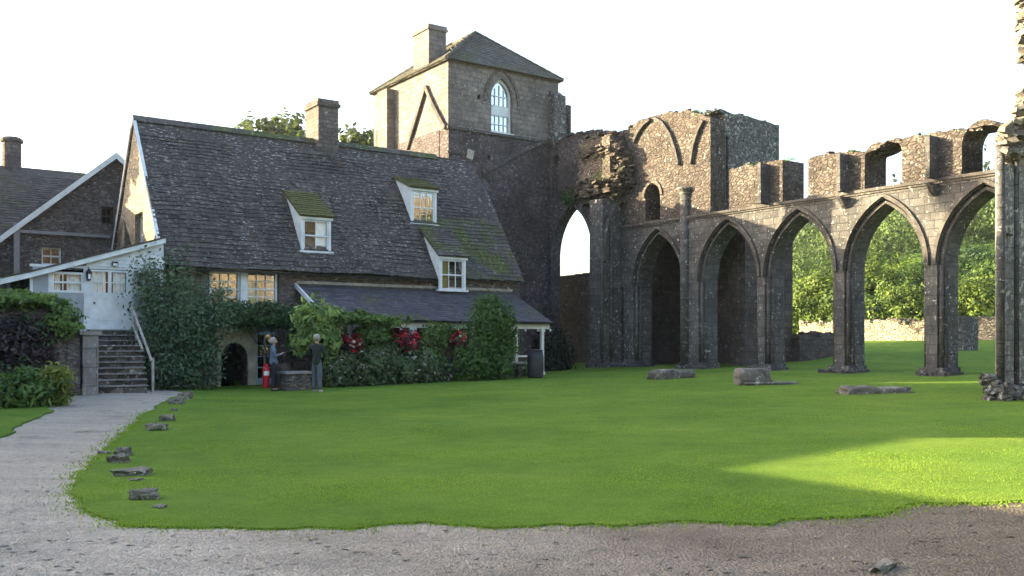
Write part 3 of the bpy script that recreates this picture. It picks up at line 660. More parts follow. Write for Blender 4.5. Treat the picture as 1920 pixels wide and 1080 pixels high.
# doorway on the left of the verandah
dp = MB(); du0, du1 = dr[0][0]-.02, PV(480, 700, VW)[0]
ad = [(a+.0, b) for a, b in arch_door]
dp.prism('v', [(du0-.1, -.2), (du1-.02, -.2), (du1-.02, 2.16), (du0-.1, 2.16)], VW-.12, VW-.004, [[(a, b+.02 if b > 0 else -.15) for a, b in ad]])
do = dp.build('doorway', M['plaster'], house); do['label'] = 'pale plastered doorway with a dark low arched opening'
MB().box(du0-.18, du1+.05, VW-.45, VW-.004, 2.165, 2.26).build('door_hood', M['wood'], do)
gd = MB(); a0, a1, b0, b1 = dg[0][0], dg[1][0], .12, dg[0][2]
gd.box(a0, a0+.09, VW-.03, VW+.06, b0, b1).box(a1-.09, a1, VW-.03, VW+.06, b0, b1).box(a0+.09, a1-.09, VW-.03, VW+.06, b1-.1, b1).box(a0+.09, a1-.09, VW-.03, VW+.06, b0, b0+.28)
xm = (a0+a1)/2; gd.box(xm-.02, xm+.02, VW-.02, VW+.05, b0+.28, b1-.1)
for i in range(1, 4):
    y = b0+.28+(b1-b0-.38)*i/4; gd.box(a0+.09, xm-.02, VW-.018, VW+.048, y-.018, y+.018).box(xm+.02, a1-.09, VW-.018, VW+.048, y-.018, y+.018)
gdo = gd.build('glazed_door', M['blue'], house); MB().box(a0+.05, a1-.05, VW+.02, VW+.024, b0+.2, b1-.05).build('pane', M['glass'], gdo); MB().box(a0-.05, a1+.05, VW+.4, VW+.42, b0-.1, b1).build('black_backing', M['black'], gdo)  # last box: black board as the darkness behind the door
# ================================================================ VERANDAH
VF = 29.95; UV0, UV1 = 13.35, 22.75; HV0, HV1 = 2.45, 3.72
ver = thing('verandah', 'slate roofed lean-to verandah on pale posts along the foot of the house', 'verandah', (18, 31, g(18, 31)))
vr = MB(); slabroof(vr, [(UV0, VF-.15, HV0), (UV1, VF-.15, HV0), (UV1, VW-.003, HV1), (UV0, VW-.003, HV1)], .07); tiles(vr, UV0, UV1, VF-.2, HV0-.02, VW-.003, HV1, row=.19, tw=(.2, .3), thick=.012, sag=.03); vr.build('roof', M['slate'], ver)
MB().box(UV0+.05, UV1-.02, VF-.05, VF+.06, HV0-.27, HV0-.09).build('beam', M['white2'], ver)
vg = MB(); vg.add([(UV0-.07, VF-.2, HV0-.12), (UV0-.07, VW, HV1-.1), (UV0-.07, VW, HV1+.07), (UV0-.07, VF-.2, HV0+.05), (UV0-.01, VF-.2, HV0-.12), (UV0-.01, VW, HV1-.1), (UV0-.01, VW, HV1+.07), (UV0-.01, VF-.2, HV0+.05)], [(0,1,2,3),(7,6,5,4),(0,4,5,1),(1,5,6,2),(2,6,7,3),(3,7,4,0)]); vg.build('bargeboard', M['white'], ver)
gt = MB(); gutter(gt, UV0, UV1+.05, VF-.24, HV0-.03, .055); gt.build('gutter', M['iron'], ver, recalc=False)
MB().box(UV0, UV1, VW-.05, VW-.004, HV1+.04, HV1+.14).build('flashing', M['wood'], ver)
for uu in (UV1-.35, UV1-1.6, 19.2, 16.6, 14.2):
    p = MB(); gg = g(uu, VF); p.box(uu-.06, uu+.06, VF-.055, VF+.055, gg-.05, HV0-.272).box(uu-.09, uu+.09, VF-.085, VF+.085, gg+.0, gg+.12).box(uu-.085, uu+.085, VF-.08, VF+.08, HV0-.38, HV0-.275); p.build('post', M['white2'], ver)
for i in range(16):
    uu = UV0+.4+i*.6; hb = MB(); hb.lathe((uu, VF-.07, HV0-.36), [(.012, .1), (.03, .07), (.045, .03), (.03, 0)], 8); hb.build('festoon_bulb', M['labelw'], ver, True)
dw = MB(); dw.box(20.9, 22.3, VF-.05, VF+.05, g(21.5, VF)-.1, g(21.5, VF)+.72); dw.build('dwarf_wall', M['darkwood'], ver); MB().box(20.85, 22.35, VF-.1, VF+.1, g(21.5, VF)+.723, g(21.5, VF)+.79).build('coping', M['white2'], ver)
# ================================================================ TOWER
TU0, TU1, TV0, TV1, TH = 23.4, 29.95, 38.65, 46.3, 14.95
tower = thing('church_tower', 'square sandstone tower with hipped mossy roof, chimney and pointed white window', 'tower', (26.7, 42, g(26.7, 42)))
q = [PV(x, y, TV0) for x, y in [(922, 246), (960, 248), (940, 147), (922, 200)]]
nic = [PV(1034, 370, TV0), PV(1050, 282, TV0)]
wu0, wu1, wh0, wh1, whs = q[0][0]-.02, q[1][0]+.03, q[0][2], q[2][2], q[3][2]+.52
LED = PV(900, 246, TV0)[2]
tb = MB(); wo_ = [(wu0, wh0), (wu1, wh0)]+arch(wu0, wu1, whs, wh1)[::-1]
hl = [PV(x, y, TV0) for x, y in [(898, 182), (916, 296), (893, 118)]]
holes = [wo_]+[[(h[0]-.09, h[2]-.11), (h[0]+.09, h[2]-.11), (h[0]+.09, h[2]+.11), (h[0]-.09, h[2]+.11)] for h in hl[:2]]
tb.prism('v', [(TU0, LED), (TU1, LED), (TU1, TH), (TU0, TH)], TV0, TV0+.8, holes[:2])
sl0 = PU(708, 262, TU0)
tb.prism('u', [(TV0+.8, LED), (TV1, LED), (TV1, TH), (TV0+.8, TH)], TU0, TU0+.8, [[(sl0[1]-.12, sl0[2]-.5), (sl0[1]+.12, sl0[2]-.5), (sl0[1]+.12, sl0[2]+.5), (sl0[1]-.12, sl0[2]+.5)]])
tb.box(TU1-.8, TU1, TV0+.8, TV1, LED, TH).box(TU0+.8, TU1-.8, TV1-.8, TV1, LED, TH)
tb.build('wall', M['tower'], tower)
MB().box(TU0+1, TU1-1, TV0+1.5, TV1-1, LED, TH-.2).build('black_backing', M['black'], tower)  # black block stands in for the shade inside the tower
tl = MB(); tl.prism('v', [(TU0, -.3), (TU1, -.3), (TU1, LED), (TU0, LED)], TV0-.03, TV0+.8, [holes[2]]); tl.box(TU0-.03, TU0+.8, TV0+.8, TV1, -.3, LED).box(TU1-.8, TU1, TV0+.8, TV1, -.3, LED)
tl.build('lower_wall', M['towerlow'], tower)
st = MB(); st.box(TU0-.09, TU1-.2, TV0-.12, TV0-.035, LED-.11, LED+.02).box(TU0-.09, TU0+1.5, TV0-.10, TV0-.035, LED-1.25, LED-1.15); st.build('string_course', M['ribs'], tower)
sash(tower, 'v', TV0+.22, wu0, wu1, wh0, wh1, 4, 4, 'pointed_window', fr=.10, bar=.035, archtop=whs, gl='glass3')
MB().box(wu0-.06, wu1+.06, TV0-.05, TV0-.004, wh0-.1, wh0+.0).build('sill', M['white'], tower)
hm = MB(); ap = arch(wu0-.42, wu1+.35, whs-.3, wh1+.5, 8); hm.band('v', ap, .15, TV0-.07, TV0-.003); hm.build('hood_mould', M['chim'], tower)
hm = MB(); hm.band('v', arch(wu0-.16, wu1+.14, whs-.1, wh1+.2, 8), .16, TV0-.02, TV0-.002); hm.build('window_surround', M['tower'], tower)
# diagonal roof scar and low stones
sc_ = MB(); pts = [PV(x, y, TV0) for x, y in [(903, 326), (940, 305), (985, 280), (1030, 262), (1052, 256)]]; sc_.band('v', [(p[0], p[2]) for p in pts], .16, TV0-.13, TV0-.035); sc_.build('roof_scar', M['ribs'], tower)
pl = PV(880, 290, TV0); MB().rbox((pl[0], TV0-.06, pl[2]), (.35, .1, .45), (0, .25, 0)).build('plaque', M['plaster'], tower)
# left face: pilaster, roof line scar
a, b = PU(722, 165, TU0), PU(740, 165, TU0)
MB().box(TU0-.45, TU0-.004, b[1], a[1], 6, TH-.25).build('pilaster', M['tower'], tower)
sc_ = MB()
for pl in ([(801, 163), (790, 200), (778, 240), (766, 280)], [(801, 163), (812, 190), (826, 218), (838, 240)]):
    pts = [PU(x, y, TU0) for x, y in pl]; sc_.band('u', [(p[1], p[2]) for p in pts], .2, TU0-.16, TU0-.003)
sc_.build('gable_scar', M['ribs'], tower)
# roof
OV = .18; e = [(TU0-OV, TV0-OV), (TU1+OV, TV0-OV), (TU1+OV, TV1+OV), (TU0-OV, TV1+OV)]; uc = (TU0+TU1)/2; EH = TH+.02
rA, rB = (uc, TV0+2.75, 17.55), (uc, TV1-2.75, 17.55)
rt = MB(); E_ = [(p[0], p[1], EH) for p in e]
slabroof(rt, [E_[0], E_[1], rA], .07); slabroof(rt, [E_[1], E_[2], rB, rA], .07); slabroof(rt, [E_[2], E_[3], rB], .07); slabroof(rt, [E_[3], E_[0], rA, rB], .07)
hw = (TU1-TU0)/2+OV
tiles(rt, TU0-OV, TU1+OV, TV0-OV-.04, EH-.03, rA[1], rA[2], row=.24, test=lambda x, t: abs(x-uc) < hw*(1-t)+.02)
Lv = TV1-TV0+2*OV
tiles(rt, TV0-OV, TV1+OV, TU0-OV-.04, EH-.03, rA[0], rA[2], row=.24, axis='u', test=lambda x, t: (TV0-OV)+(2.75+OV)*t-.02 < x < (TV1+OV)-(2.75+OV)*t+.02)
rt.build('roof', M['tile_t'], tower)
hp = MB()
for p in (E_[0], E_[1], E_[3]):
    r = rB if p is E_[3] else rA
    for i in range(14): 
        a = Vector(p).lerp(Vector(r), i/14); b = Vector(p).lerp(Vector(r), (i+1.06)/14); a.z += .04; b.z += .02; hp.tube([a, b], .09, 6)
hp.tube([rA, rB], .1, 6); hp.build('hip_tiles', M['tile_t'], tower)
tc = MB(); cu, cv = 23.62, 40.85; tc.box(cu, cu+1.0, cv, cv+1.5, TH-.3, 17.05).box(cu-.07, cu+1.07, cv-.07, cv+1.57, 17.05, 17.17).box(cu-.03, cu+1.03, cv-.03, cv+1.53, 17.17, 17.3); tc.build('chimney', M['tower'], tower)
# right hand buttress and the stub with its opening
bt = MB(); bt.prism('u', rag([(TV0-.45, 14.1), (TV0-.004, 14.4)], .2, .05)+[(TV0-.004, LED), (TV0-.45, LED-.3)], TU1-.62, TU1+.12); 
so_ = MB(); a, b = PV(1056, 258, TV0+.4), PV(1064, 200, TV0+.4)
so_.prism('v', [(TU1+.004, 8), (TU1+.75, 8)]+rag([(TU1+.75, 13.55), (TU1+.004, 14.0)], .2, .08), TV0+.1, TV0+.9, [[(a[0], a[2]), (b[0], a[2]), (b[0], b[2]), (a[0], b[2])]])
bt.build('buttress', M['lichened'], tower); so_.build('stair_stub', M['rubble'], tower)
# stepped weathering between the house ridge and the tower
wb = MB(); wb.prism('u', [(36.1, 5), (38.61, 5), (38.61, 10.2), (36.4, 9.55), (35.2, 8.3), (34.2, 6.9)], 21.6, 23.3); wb.build('weathered_buttress', M['lichened'], tower)
wb = MB(); wb.prism('u', [(36.3, 5), (38.61, 5), (38.61, 9.5), (37.2, 9.2), (36.3, 8.2)], 23.3, 24.6); wb.build('lower_buttress', M['towerlow'], tower)
# ================================================================ RUINED NAVE ARCADE
AU = 29.37; AT = .95; HS, HAP, HSTR = 4.2, 6.42, 6.95
BAYS = [(29.44, 32.2), (25.36, 28.2), (21.85, 24.7), (18.29, 21.1), (14.72, 17.56), (11.1, 13.95)]   # v ranges of the openings A to F
AV0, AV1 = 9.6, 33.25
arc = thing('ruined_arcade', 'roofless stone nave arcade of tall pointed arches with broken window row on top', 'ruin', (29.8, 22, g(29.8, 22)))
def A2(px, py): p = PU(px, py, AU); return (p[1], p[2])
bot = []
def archwall(w, h_ex):
    out = []
    for (a, b) in BAYS:
        out += [(b+w, HS)]+arch(a-w, b+w, HS, HAP+h_ex, 10)[::-1][1:-1]+[(a-w, HS)]
    return out
def wallpiece(mb, w, ex, u0, u1):
    mb.prism('u', [(AV1, HS)]+archwall(w, ex)+[(AV0, HS), (AV0, HSTR), (AV1, HSTR)], u0, u1)
wf = MB(); wallpiece(wf, .17, .2, AU, AU+.22); wallpiece(wf, 0, 0, AU+.221, AU+AT); wf.build('arcade_wall', M['ashlar'], arc)
for k, (a, b) in enumerate(BAYS):
    m = MB(); m.band('u', arch(a-.24, b+.24, HS+.02, HAP+.3, 12), .12, AU-.085, AU-.003); m.band('u', arch(a-.06, b+.06, HS+.02, HAP+.07, 12), .10, AU+.10, AU+.222); m.build('arch_moulding', M['ribs'], arc)
piers = [(32.2, AV1-.05)]+[(BAYS[i+1][1], BAYS[i][0]) for i in range(5)]+[(AV0, BAYS[5][0])]
for k, (a, b) in enumerate(piers):
    gb_ = .546+.0*k; p = MB()
    p.box(AU+.221, AU+AT, a, b, gb_-.2, HS); p.box(AU, AU+.22, a+.17, b-.17, gb_-.2, HS)
    po = p.build('pier', M['ashlar2'], arc)
    s_ = MB()
    for vv in (a+.10, b-.10):
        s_.tube([(AU+.14, vv, gb_+.25), (AU+.14, vv, HS)], .075, 8)
    for vv in (a+.02, b-.02): s_.tube([(AU+.32, vv, gb_+.25), (AU+.32, vv, HS)], .05, 6)
    s_.build('shaft', M['ribs'], po, True)
    bs = MB(); bs.box(AU-.12, AU+AT+.1, a-.13, b+.13, gb_-.2, gb_+.14).box(AU-.05, AU+AT+.05, a-.06, b+.06, gb_+.14, gb_+.28)
    for i in range(16): bs.rbox((AU-.12+random.uniform(-.1, .1), random.uniform(a-.2, b+.2), gb_+random.uniform(-.05, .08)), (.2, .28, .16), (random.gauss(0, .2), random.gauss(0, .2), random.uniform(0, 3)), .2)
    bs.build('pier_base', M['ashlar2'], po)
sc_ = MB(); sc_.box(AU-.12, AU-.003, AV0, AV1, HSTR-.05, HSTR+.05).box(AU-.06, AU-.003, AV0, AV1, HSTR-.12, HSTR-.05); sc_.build('string_course', M['ribs'], arc)
# clerestory: wall with window gaps
top = rag([A2(x, y) for x, y in [(1368, 318), (1400, 312), (1440, 306), (1466, 313)]], .3, .07, 1)
cl = MB()
def cler(pts, holes=()):
    lo = HSTR+.004; cl.prism('u', [(pts[-1][0], lo), (pts[0][0], lo)]+pts, AU+.04, AU+1.3, holes)
cw1 = (A2(1466, 400)[0], A2(1514, 400)[0]); cw2 = (A2(1620, 400)[0], A2(1690, 400)[0]); cw3 = (A2(1802, 300)[0], A2(1880, 300)[0])
t1 = rag([A2(x, y) for x, y in [(1366, 319), (1400, 310), (1440, 302), (1466, 299)]], .25, .07, 1); cler(t1)
t2 = rag([A2(x, y) for x, y in [(1514, 297), (1530, 291), (1560, 288), (1600, 286), (1620, 284)]], .25, .08, 2)
hA = [(cw2[0], HSTR+.2), (cw2[1], HSTR+.2)]
t3 = rag([A2(x, y) for x, y in [(1620, 284), (1640, 279), (1662, 266), (1690, 260), (1712, 256), (1732, 253), (1760, 249), (1792, 243), (1802, 243)]], .25, .08, 3)
t2 = t2+t3[1:]
ah = arch(cw2[1], cw2[0], HSTR+1.15, HSTR+1.58, 6)
cler(t2, [[(cw2[1], HSTR+.03), (cw2[0], HSTR+.03)]+ah[::-1]])
t4 = rag([A2(x, y) for x, y in [(1802, 243), (1830, 240), (1860, 231), (1885, 226)]]+[(12.5, 8.9), (11, 8.6), (AV0, 8.3)], .25, .1, 4)
ah = arch(cw3[1], cw3[0], HSTR+1.0, HSTR+1.72, 6); cler(t4, [[(cw3[1], HSTR+.03), (cw3[0], HSTR+.03)]+ah[::-1]])
for tp, n in ((t1, 22), (t2, 90), (t4, 50)): topstones(cl, 'u', tp, AU+.1, AU+1.2, n, .08, .2)
cl.build('clerestory_wall', M['rubble'], arc)
# far jamb of the open window (a broken block set behind)
jb = MB(); jt = rag([(A2(1466, 313)[0], A2(1466, 313)[1]), (A2(1440, 306)[0]+.3, A2(1440, 306)[1]+.05)], .2, .06)
for i, (xa, xb, lo) in enumerate(((1411, 1441, None), (1562, 1590, 388), (1728, 1758, 364))):
    p = MB(); va, vb = A2(xa, 330)[0], A2(xb, 330)[0]; vb, va = min(va, vb), max(va, vb); htop = A2(xa, {0: 314, 1: 295, 2: 262}[i])[1]
    p.box(AU-.46, AU+.036, vb, vb+.15, HSTR+.052, htop)
    if lo:
        hl_ = A2((xa+xb)/2, lo)[1]; vm = (va+vb)/2
        p.prism('v', [(AU-.46, HSTR-.122), (AU-.004, HSTR-.122), (AU-.004, hl_-.1), (AU-.2, hl_), (AU-.46, hl_+.3)], vb, vb+.15)
    p.build('pilaster', M['ashlar'], arc)
# gallery block beyond: tall front wall, cross wall, rear wall
gt_ = rag([A2(x, y) for x, y in [(1168, 300), (1172, 245), (1185, 233), (1200, 226), (1222, 219), (1245, 213), (1270, 209), (1292, 207), (1312, 213), (1331, 222)]], .3, .06, 5)
GV0 = A2(1331, 222)[0]
n0, n1 = A2(1209, 408), A2(1237, 342)
gwl = MB(); nh = [(n1[0], HSTR+.12), (n0[0], HSTR+.12)]+arch(n1[0], n0[0], n1[1]-.55, n1[1], 6)[::-1]
gwl.prism('u', [(GV0, HSTR+.004), (33.25, HSTR+.004)]+gt_, AU+.03, AU+.9, [nh]); topstones(gwl, 'u', gt_[3:], AU+.1, AU+.85, 45, .08, .22)
gwl.build('gallery_wall', M['rubble'], arc)
m = MB(); m.band('u', arch(n1[0]-.1, n0[0]+.1, n1[1]-.55, n1[1]+.12, 6), .13, AU-.03, AU+.028); m.build('niche_surround', M['chim'], arc)
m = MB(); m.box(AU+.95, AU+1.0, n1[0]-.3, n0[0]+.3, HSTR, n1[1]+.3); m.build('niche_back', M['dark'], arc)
for pl in ([(1189, 268), (1197, 250), (1208, 234), (1220, 224)], [(1230, 222), (1244, 231), (1258, 252), (1268, 280), (1274, 309)], [(1320, 226), (1310, 246), (1302, 272), (1296, 308)]):
    pts = [A2(x, y) for x, y in pl]; MB().band('u', pts, .13, AU-.13, AU+.028).build('vault_rib', M['ribs'], arc)
cw = MB(); s0, s1 = PV(1341, 388, GV0), PV(1366, 256, GV0)
ct = rag([(33.7, 11.15), (31.5, 11.3), (29.8, 11.35), (AU+.91, 11.2)], .3, .06, 6)
cw.prism('v', [(AU+.91, HSTR+.01), (33.7, HSTR+.01)]+ct, GV0, GV0+.85, [[(AU+.95, s0[2]), (s1[0], s0[2]), (s1[0], s1[2]), (AU+.95, s1[2])]])
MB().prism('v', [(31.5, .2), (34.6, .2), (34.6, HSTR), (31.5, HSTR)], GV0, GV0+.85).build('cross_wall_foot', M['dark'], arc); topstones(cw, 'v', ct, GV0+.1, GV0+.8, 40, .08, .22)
cw.build('cross_wall', M['lichened'], arc)
lp = MB(); lp.box(AU+.93, s1[0]+.3, GV0+.4, GV0+.45, s0[2]-.1, s1[2]+.1); lp.build('black_slot_board', M['black'], arc)  # black board painted as the shade in the slot
rw = MB(); wl = PU(1349, 512, 34.0)
rw.prism('u', [(34.12, .2), (46, .2)]+rag([(46, 5.3), (36, 5.4), (34.12, 5.35)], .3, .05), 32.4, 33.0)
rw.prism('u', [(GV0+.86, .2), (33.4, .2), (33.4, 11), (GV0+.86, 11.2)], 34.0, 34.7, [[(wl[1]-.14, wl[2]-.35), (wl[1]+.14, wl[2]-.35), (wl[1]+.05, wl[2]+.35), (wl[1]-.05, wl[2]+.35)]])
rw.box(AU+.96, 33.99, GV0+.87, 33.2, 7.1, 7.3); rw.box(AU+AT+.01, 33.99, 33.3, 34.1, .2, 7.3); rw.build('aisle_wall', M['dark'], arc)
# round shaft between the first arches
vs_ = A2(1285, 500)[0]; sh = MB(); hc = A2(1285, 352)[1]
sh.tube([(AU-.02, vs_, .75), (AU-.02, vs_, hc-.28)], .2, 12); so2 = sh.build('wall_shaft', M['ashlar2'], arc, True)
MB().lathe((AU-.02, vs_, hc-.3), [(.21, 0), (.24, .04), (.23, .1), (.31, .2), (.34, .22), (.34, .3), (.2, .34)], 14).build('capital', M['slab'], so2)
wb2 = []
for tp in (t1, t2, t4, gt_):
    for q in tp[::2]:
        if random.random() < .6: wb2.append(((AU+random.uniform(.15, .9), q[0], q[1]+.02), (.3, random.uniform(.15, .45), random.uniform(.05, .13))))
leaves('wall_top_weeds', wb2, 4200, .05, L['wallgrass'], arc, aspect=.22)
# ================================================================ BROKEN WEST BAY beside the tower
wb_ = thing('broken_west_bay', 'ragged broken wall and pier with a tall open arch showing white sky beside the tower', 'ruin', (29, 36, g(29, 36)))
FA, FB, FS, FP = 35.25, 38.5, 5.9, 8.4
tp = rag([(38.6, 11.45), A2(1060, 254), A2(1075, 251), A2(1092, 247), A2(1130, 249), A2(1168, 246)], .3, .10, 8)
ww = MB(); nv0, nv1 = A2(1051, 340)[0], A2(1035, 340)[0]
nho = [(nv0, 9.0), (nv1, 9.0)]+arch(nv0, nv1, 10.6, 11.1, 5)[::-1]
ww.prism('u', [(33.27, .2), (FA, .2)]+[(FA-.02, 3.5), (FA+.12, 4.4), (FA+.02, 4.5)]+arch(FA, FB, FS, FP, 12)[:-1]+[(FB, FS), (FB, .2), (38.6, .2)]+tp, AU, AU+.58, [nho])
ww.box(AU+.3, AU+.34, nv0-.1, nv1+.1, 8.9, 11.2); topstones(ww, 'u', tp, AU, AU+.55, 60, .1, .28)
ww.build('arch_wall', M['towerlow'], wb_)
m = MB(); m.band('u', arch(FA-.1, FB-.02, FS, FP+.12, 12), .16, AU-.07, AU-.003); m.band('u', arch(FA-.02, FB-.15, FS, FP-.02, 12)[:14], .12, AU+.04, AU+.2); m.build('arch_moulding', M['ashlar'], wb_)
pr = MB(); pr.box(28.27, AU-.004, 33.25, 34.15, .3, 8.2); pr.build('pier', M['ashlar2'], wb_)
m = MB()
for vv, uu in ((33.24, 28.25), (33.2, 28.75)): m.tube([(uu, vv, .6), (uu, vv, 7.9)], .08, 8)
m.build('shaft', M['ribs'], wb_, True)
m = MB(); m.box(28.12, AU, 33.1, 34.3, .2, .75)
for i in range(20): m.rbox((28.1+random.uniform(-.15, .9), random.choice([33.05, random.uniform(33, 34.3)]), .5+random.uniform(-.05, .15)), (.3, .25, .18), (random.gauss(0, .2), random.gauss(0, .2), random.uniform(0, 3)), .2)
m.build('pier_base', M['ashlar2'], wb_)
# springing of the lost arch on the right hand face of the pier
m = MB(); pts = [PV(x, y, 33.2) for x, y in [(1131, 490), (1133, 440), (1140, 405), (1152, 385), (1168, 372)]]; m.band('v', [(p[0], p[2]) for p in pts], .12, 33.0, 33.24)
pts = [PV(x, y, 33.2) for x, y in [(1166, 470), (1168, 430), (1176, 400), (1186, 378)]]; m.band('v', [(p[0], p[2]) for p in pts], .12, 33.0, 33.24); m.build('arch_springer', M['ribs'], wb_)
rc = MB(); rc.box(28.5, AU-.01, 33.0, 35.2, 8.5, 11.05, .5)
for i in range(1700):
    v = random.uniform(32.3, 37.4); h = random.uniform(8.1, 11.3); u = random.uniform(28.2+.5*abs(math.sin(h*2.1)), 29.3)
    k = sm((37.2-v)/2.2)
    if v > 35.2: u = 29.35-(.55*k)*random.random()
    if v > 35.3 and (h < 8.5+.12*(v-35) or h > 9.3): continue
    if v < 33 and (h < 8.7 or h > 11.0-(33-v)*1.6): continue
    s = random.uniform(.1, .27); rc.rbox((u, v, h), (s*1.3, s*1.4, s*.42), (random.gauss(0, .12), random.gauss(0, .12), random.uniform(0, 3.1)), .25)
rc.build('torn_rubble_core', M['rubble_d'], wb_)
leaves('ivy_tuft', [((29.2, 36.8, 8.72), (.25, .55, .33)),], 500, .07, L['bush'], wb_)
gc = MB(); gc.box(24, 30, 40, 41, .2, .3)
# ================================================================ NEAR PIER at the right edge
NG = g(20.8, 11.2)
npier = thing('ruined_pier', 'tall lichened ruined pier with loose rubble on top at the right edge of the lawn', 'ruin', (21.5, 11.5, NG))
P0_ = [(20.72, 11.02), (20.70, 11.12), (21.6, 11.62), (23.6, 12.6), (23.6, 11.02)]
m = MB(); m.prism('h', P0_, NG-.2, 5.55); m.build('pier', M['lichened2'], npier)
m = MB(); m.tube([(20.74, 11.04, NG+.3), (20.74, 11.04, 5.95)], .085, 10); m.tube([(21.32, 11.0, NG+.3), (21.32, 11.0, 5.7)], .06, 10)
m.tube([(20.9, 10.98, 4.0), (21.1, 10.98, 4.0)], .03, 6); m.build('shaft', M['ashlar'], npier, True)
m = MB(); m.prism('h', [(20.62, 10.92), (20.5, 11.25), (23.7, 12.7), (23.7, 10.92)], NG-.2, NG+.22)
for i in range(60): m.rbox((random.uniform(20.5, 22.6), 10.9+random.uniform(-.1, .08), NG+random.uniform(-.02, .3)), (.24, .16, .16), (random.gauss(0, .25), random.gauss(0, .25), random.uniform(0, 3)), .25)
for i in range(24): m.rbox((20.6+random.uniform(-.12, .1), 11.1+random.uniform(-.1, .2), NG+random.uniform(0, .55)), (.2, .16, .14), (random.gauss(0, .25), random.gauss(0, .25), random.uniform(0, 3)), .25)
m.build('pier_base', M['lichened'], npier)
m = MB(); m.prism('h', [(21.2, 11.06), (22.2, 11.5), (23.6, 12.2), (23.6, 11.06)], 5.5, 6.3)
m.prism('h', [(22.2, 11.1), (23.0, 11.5), (23.6, 11.8), (23.6, 11.1)], 6.25, 9.6)
for i in range(900):
    h = random.uniform(5.75, 10.3); 
    lo = 20.72+.1*math.sin(h*5)+.85*sm((h-6.2)/.9) if h < 7.3 else 22.2 if h < 8.1 else 21.5
    u = lo+abs(random.gauss(0, .5)); s = random.uniform(.06, .17); dv_ = random.uniform(-.1, .4); m.rbox((u+1.95*max(0, dv_), 11.0+dv_, h), (s*1.6, s*1.3, s*.7), (random.gauss(0, .2), random.gauss(0, .35), random.uniform(0, 3.1)), .3)
m.build('rubble_core', M['slab'], npier)
# ================================================================ walls beyond the arcade
bw = thing('boundary_wall', 'long sunlit dry stone wall across the field behind the arcade', 'wall', (52.5, 30, g(52.5, 30)))
m = MB(); tpw = rag([(10+.5*i, g(52.5, 10+.5*i)+1.2+.05*math.sin(i*.4)) for i in range(64)][::-1], .3, .05, 3)
m.prism('u', [(10, 1.0), (41.5, 1.0)]+tpw, 52.5, 53); topstones(m, 'u', tpw, 52.55, 52.95, 240, .15, .34); m.build('wall', M['drystone'], bw)
lw = thing('low_ruined_wall', 'low dark ruined wall stub seen through the third arch', 'wall', (35, 27, g(35, 27)))
m = MB(); tpl = rag([(38.2, 2.0), (36.5, 2.05), (34.61, 1.95)], .3, .06, 3); m.prism('v', [(34.61, .2), (38.2, .4)]+tpl, 27.35, 28.1); topstones(m, 'v', tpl, 27.4, 28.05, 40, .15, .3); m.build('wall', M['dark'], lw)
p = PZ(1822, 616, 44.5); m = MB(); m.prism('v', [(p[0]-.55, 1.2), (p[0]+.55, 1.2)]+rag([(p[0]+.55, 2.75), (p[0]-.55, 2.9)], .2, .08), p[1], p[1]+.6)
props(m.build('wall_stub', M['lichened'], None), 'short dark ruined wall stub standing in front of the sunlit boundary wall', 'wall')
# ================================================================ TIMBER PORCH
PVV = 32.0
porch = thing('timber_porch', 'pale weatherboarded porch with sloping roof and glazed door at the top of the steps', 'porch', (6.8, 32.5, .3))
def P2(px, py): p = PV(px, py, PVV); return (p[0], p[2])
x0, x1 = P2(56, 520)[0], 8.6
rl, rr_ = P2(56, 511)[1], P2(308, 447)[1]
xw = P2(160, 520)[0]; hw_ = P2(165, 500)[1]; hr_ = P2(305, 501)[1]; flo = P2(210, 621)[1]
rhat = lambda u: rl+(rr_-rl)*(u-x0)/(x1-x0)
cb = MB(); k = 0; hh_ = hw_+.02
while hh_ < rr_-.1:
    ua = max(xw, x0+(hh_-rl+.15)/(rr_-rl)*(x1-x0)); 
    ua2 = max(xw, x0+(hh_+.11-rl+.15)/(rr_-rl)*(x1-x0))
    if ua2 < x1-.1: cb.add([(ua, PVV-.025, hh_), (x1, PVV-.025, hh_), (x1, PVV, hh_+.115), (ua2, PVV, hh_+.115), (ua, PVV-.003, hh_), (x1, PVV-.003, hh_)], [(0,1,2,3),(4,5,1,0),(1,5,2),(0,3,4)], .5)
    hh_ += .115
cb.build('weatherboarding', M['white'], porch)
fm = MB(); d0, d1 = P2(168, 560)[0], P2(243, 560)[0]; w0_, w1_ = P2(96, 525)[0], P2(157, 525)[0]; wl_, wt_ = P2(100, 548)[1], P2(120, 511)[1]
fm.box(x0, x1, PVV, PVV+.08, hw_-.06, hw_+.02).box(x0, x0+.08, PVV, PVV+.08, flo-1, rl-.1).box(w1_, d0, PVV-.01, PVV+.08, flo, hw_-.06).box(d1, d1+.12, PVV-.01, PVV+.08, flo, hw_-.06).box(x1-.1, x1, PVV-.01, PVV+.08, flo-1, hw_-.06).box(w0_-.08, w0_, PVV, PVV+.08, wl_, hw_-.06)
fm.build('frame', M['white'], porch)
pw = MB(); pw.box(x0+.08, d0, PVV+.01, PVV+.06, flo-1.5, wl_).box(d1+.12, x1-.1, PVV+.01, PVV+.06, flo-1.5, wl_).box(x0+.08, w0_-.08, PVV+.01, PVV+.06, wl_, hw_-.06); pw.build('wall_panel', M['render'], porch)
sw = MB(); sw.prism('u', [(PVV+.08, 0), (36, 0), (36, rl-.1), (PVV+.08, rl-.1)], x0, x0+.1); sw.build('side_wall', M['house'], porch)
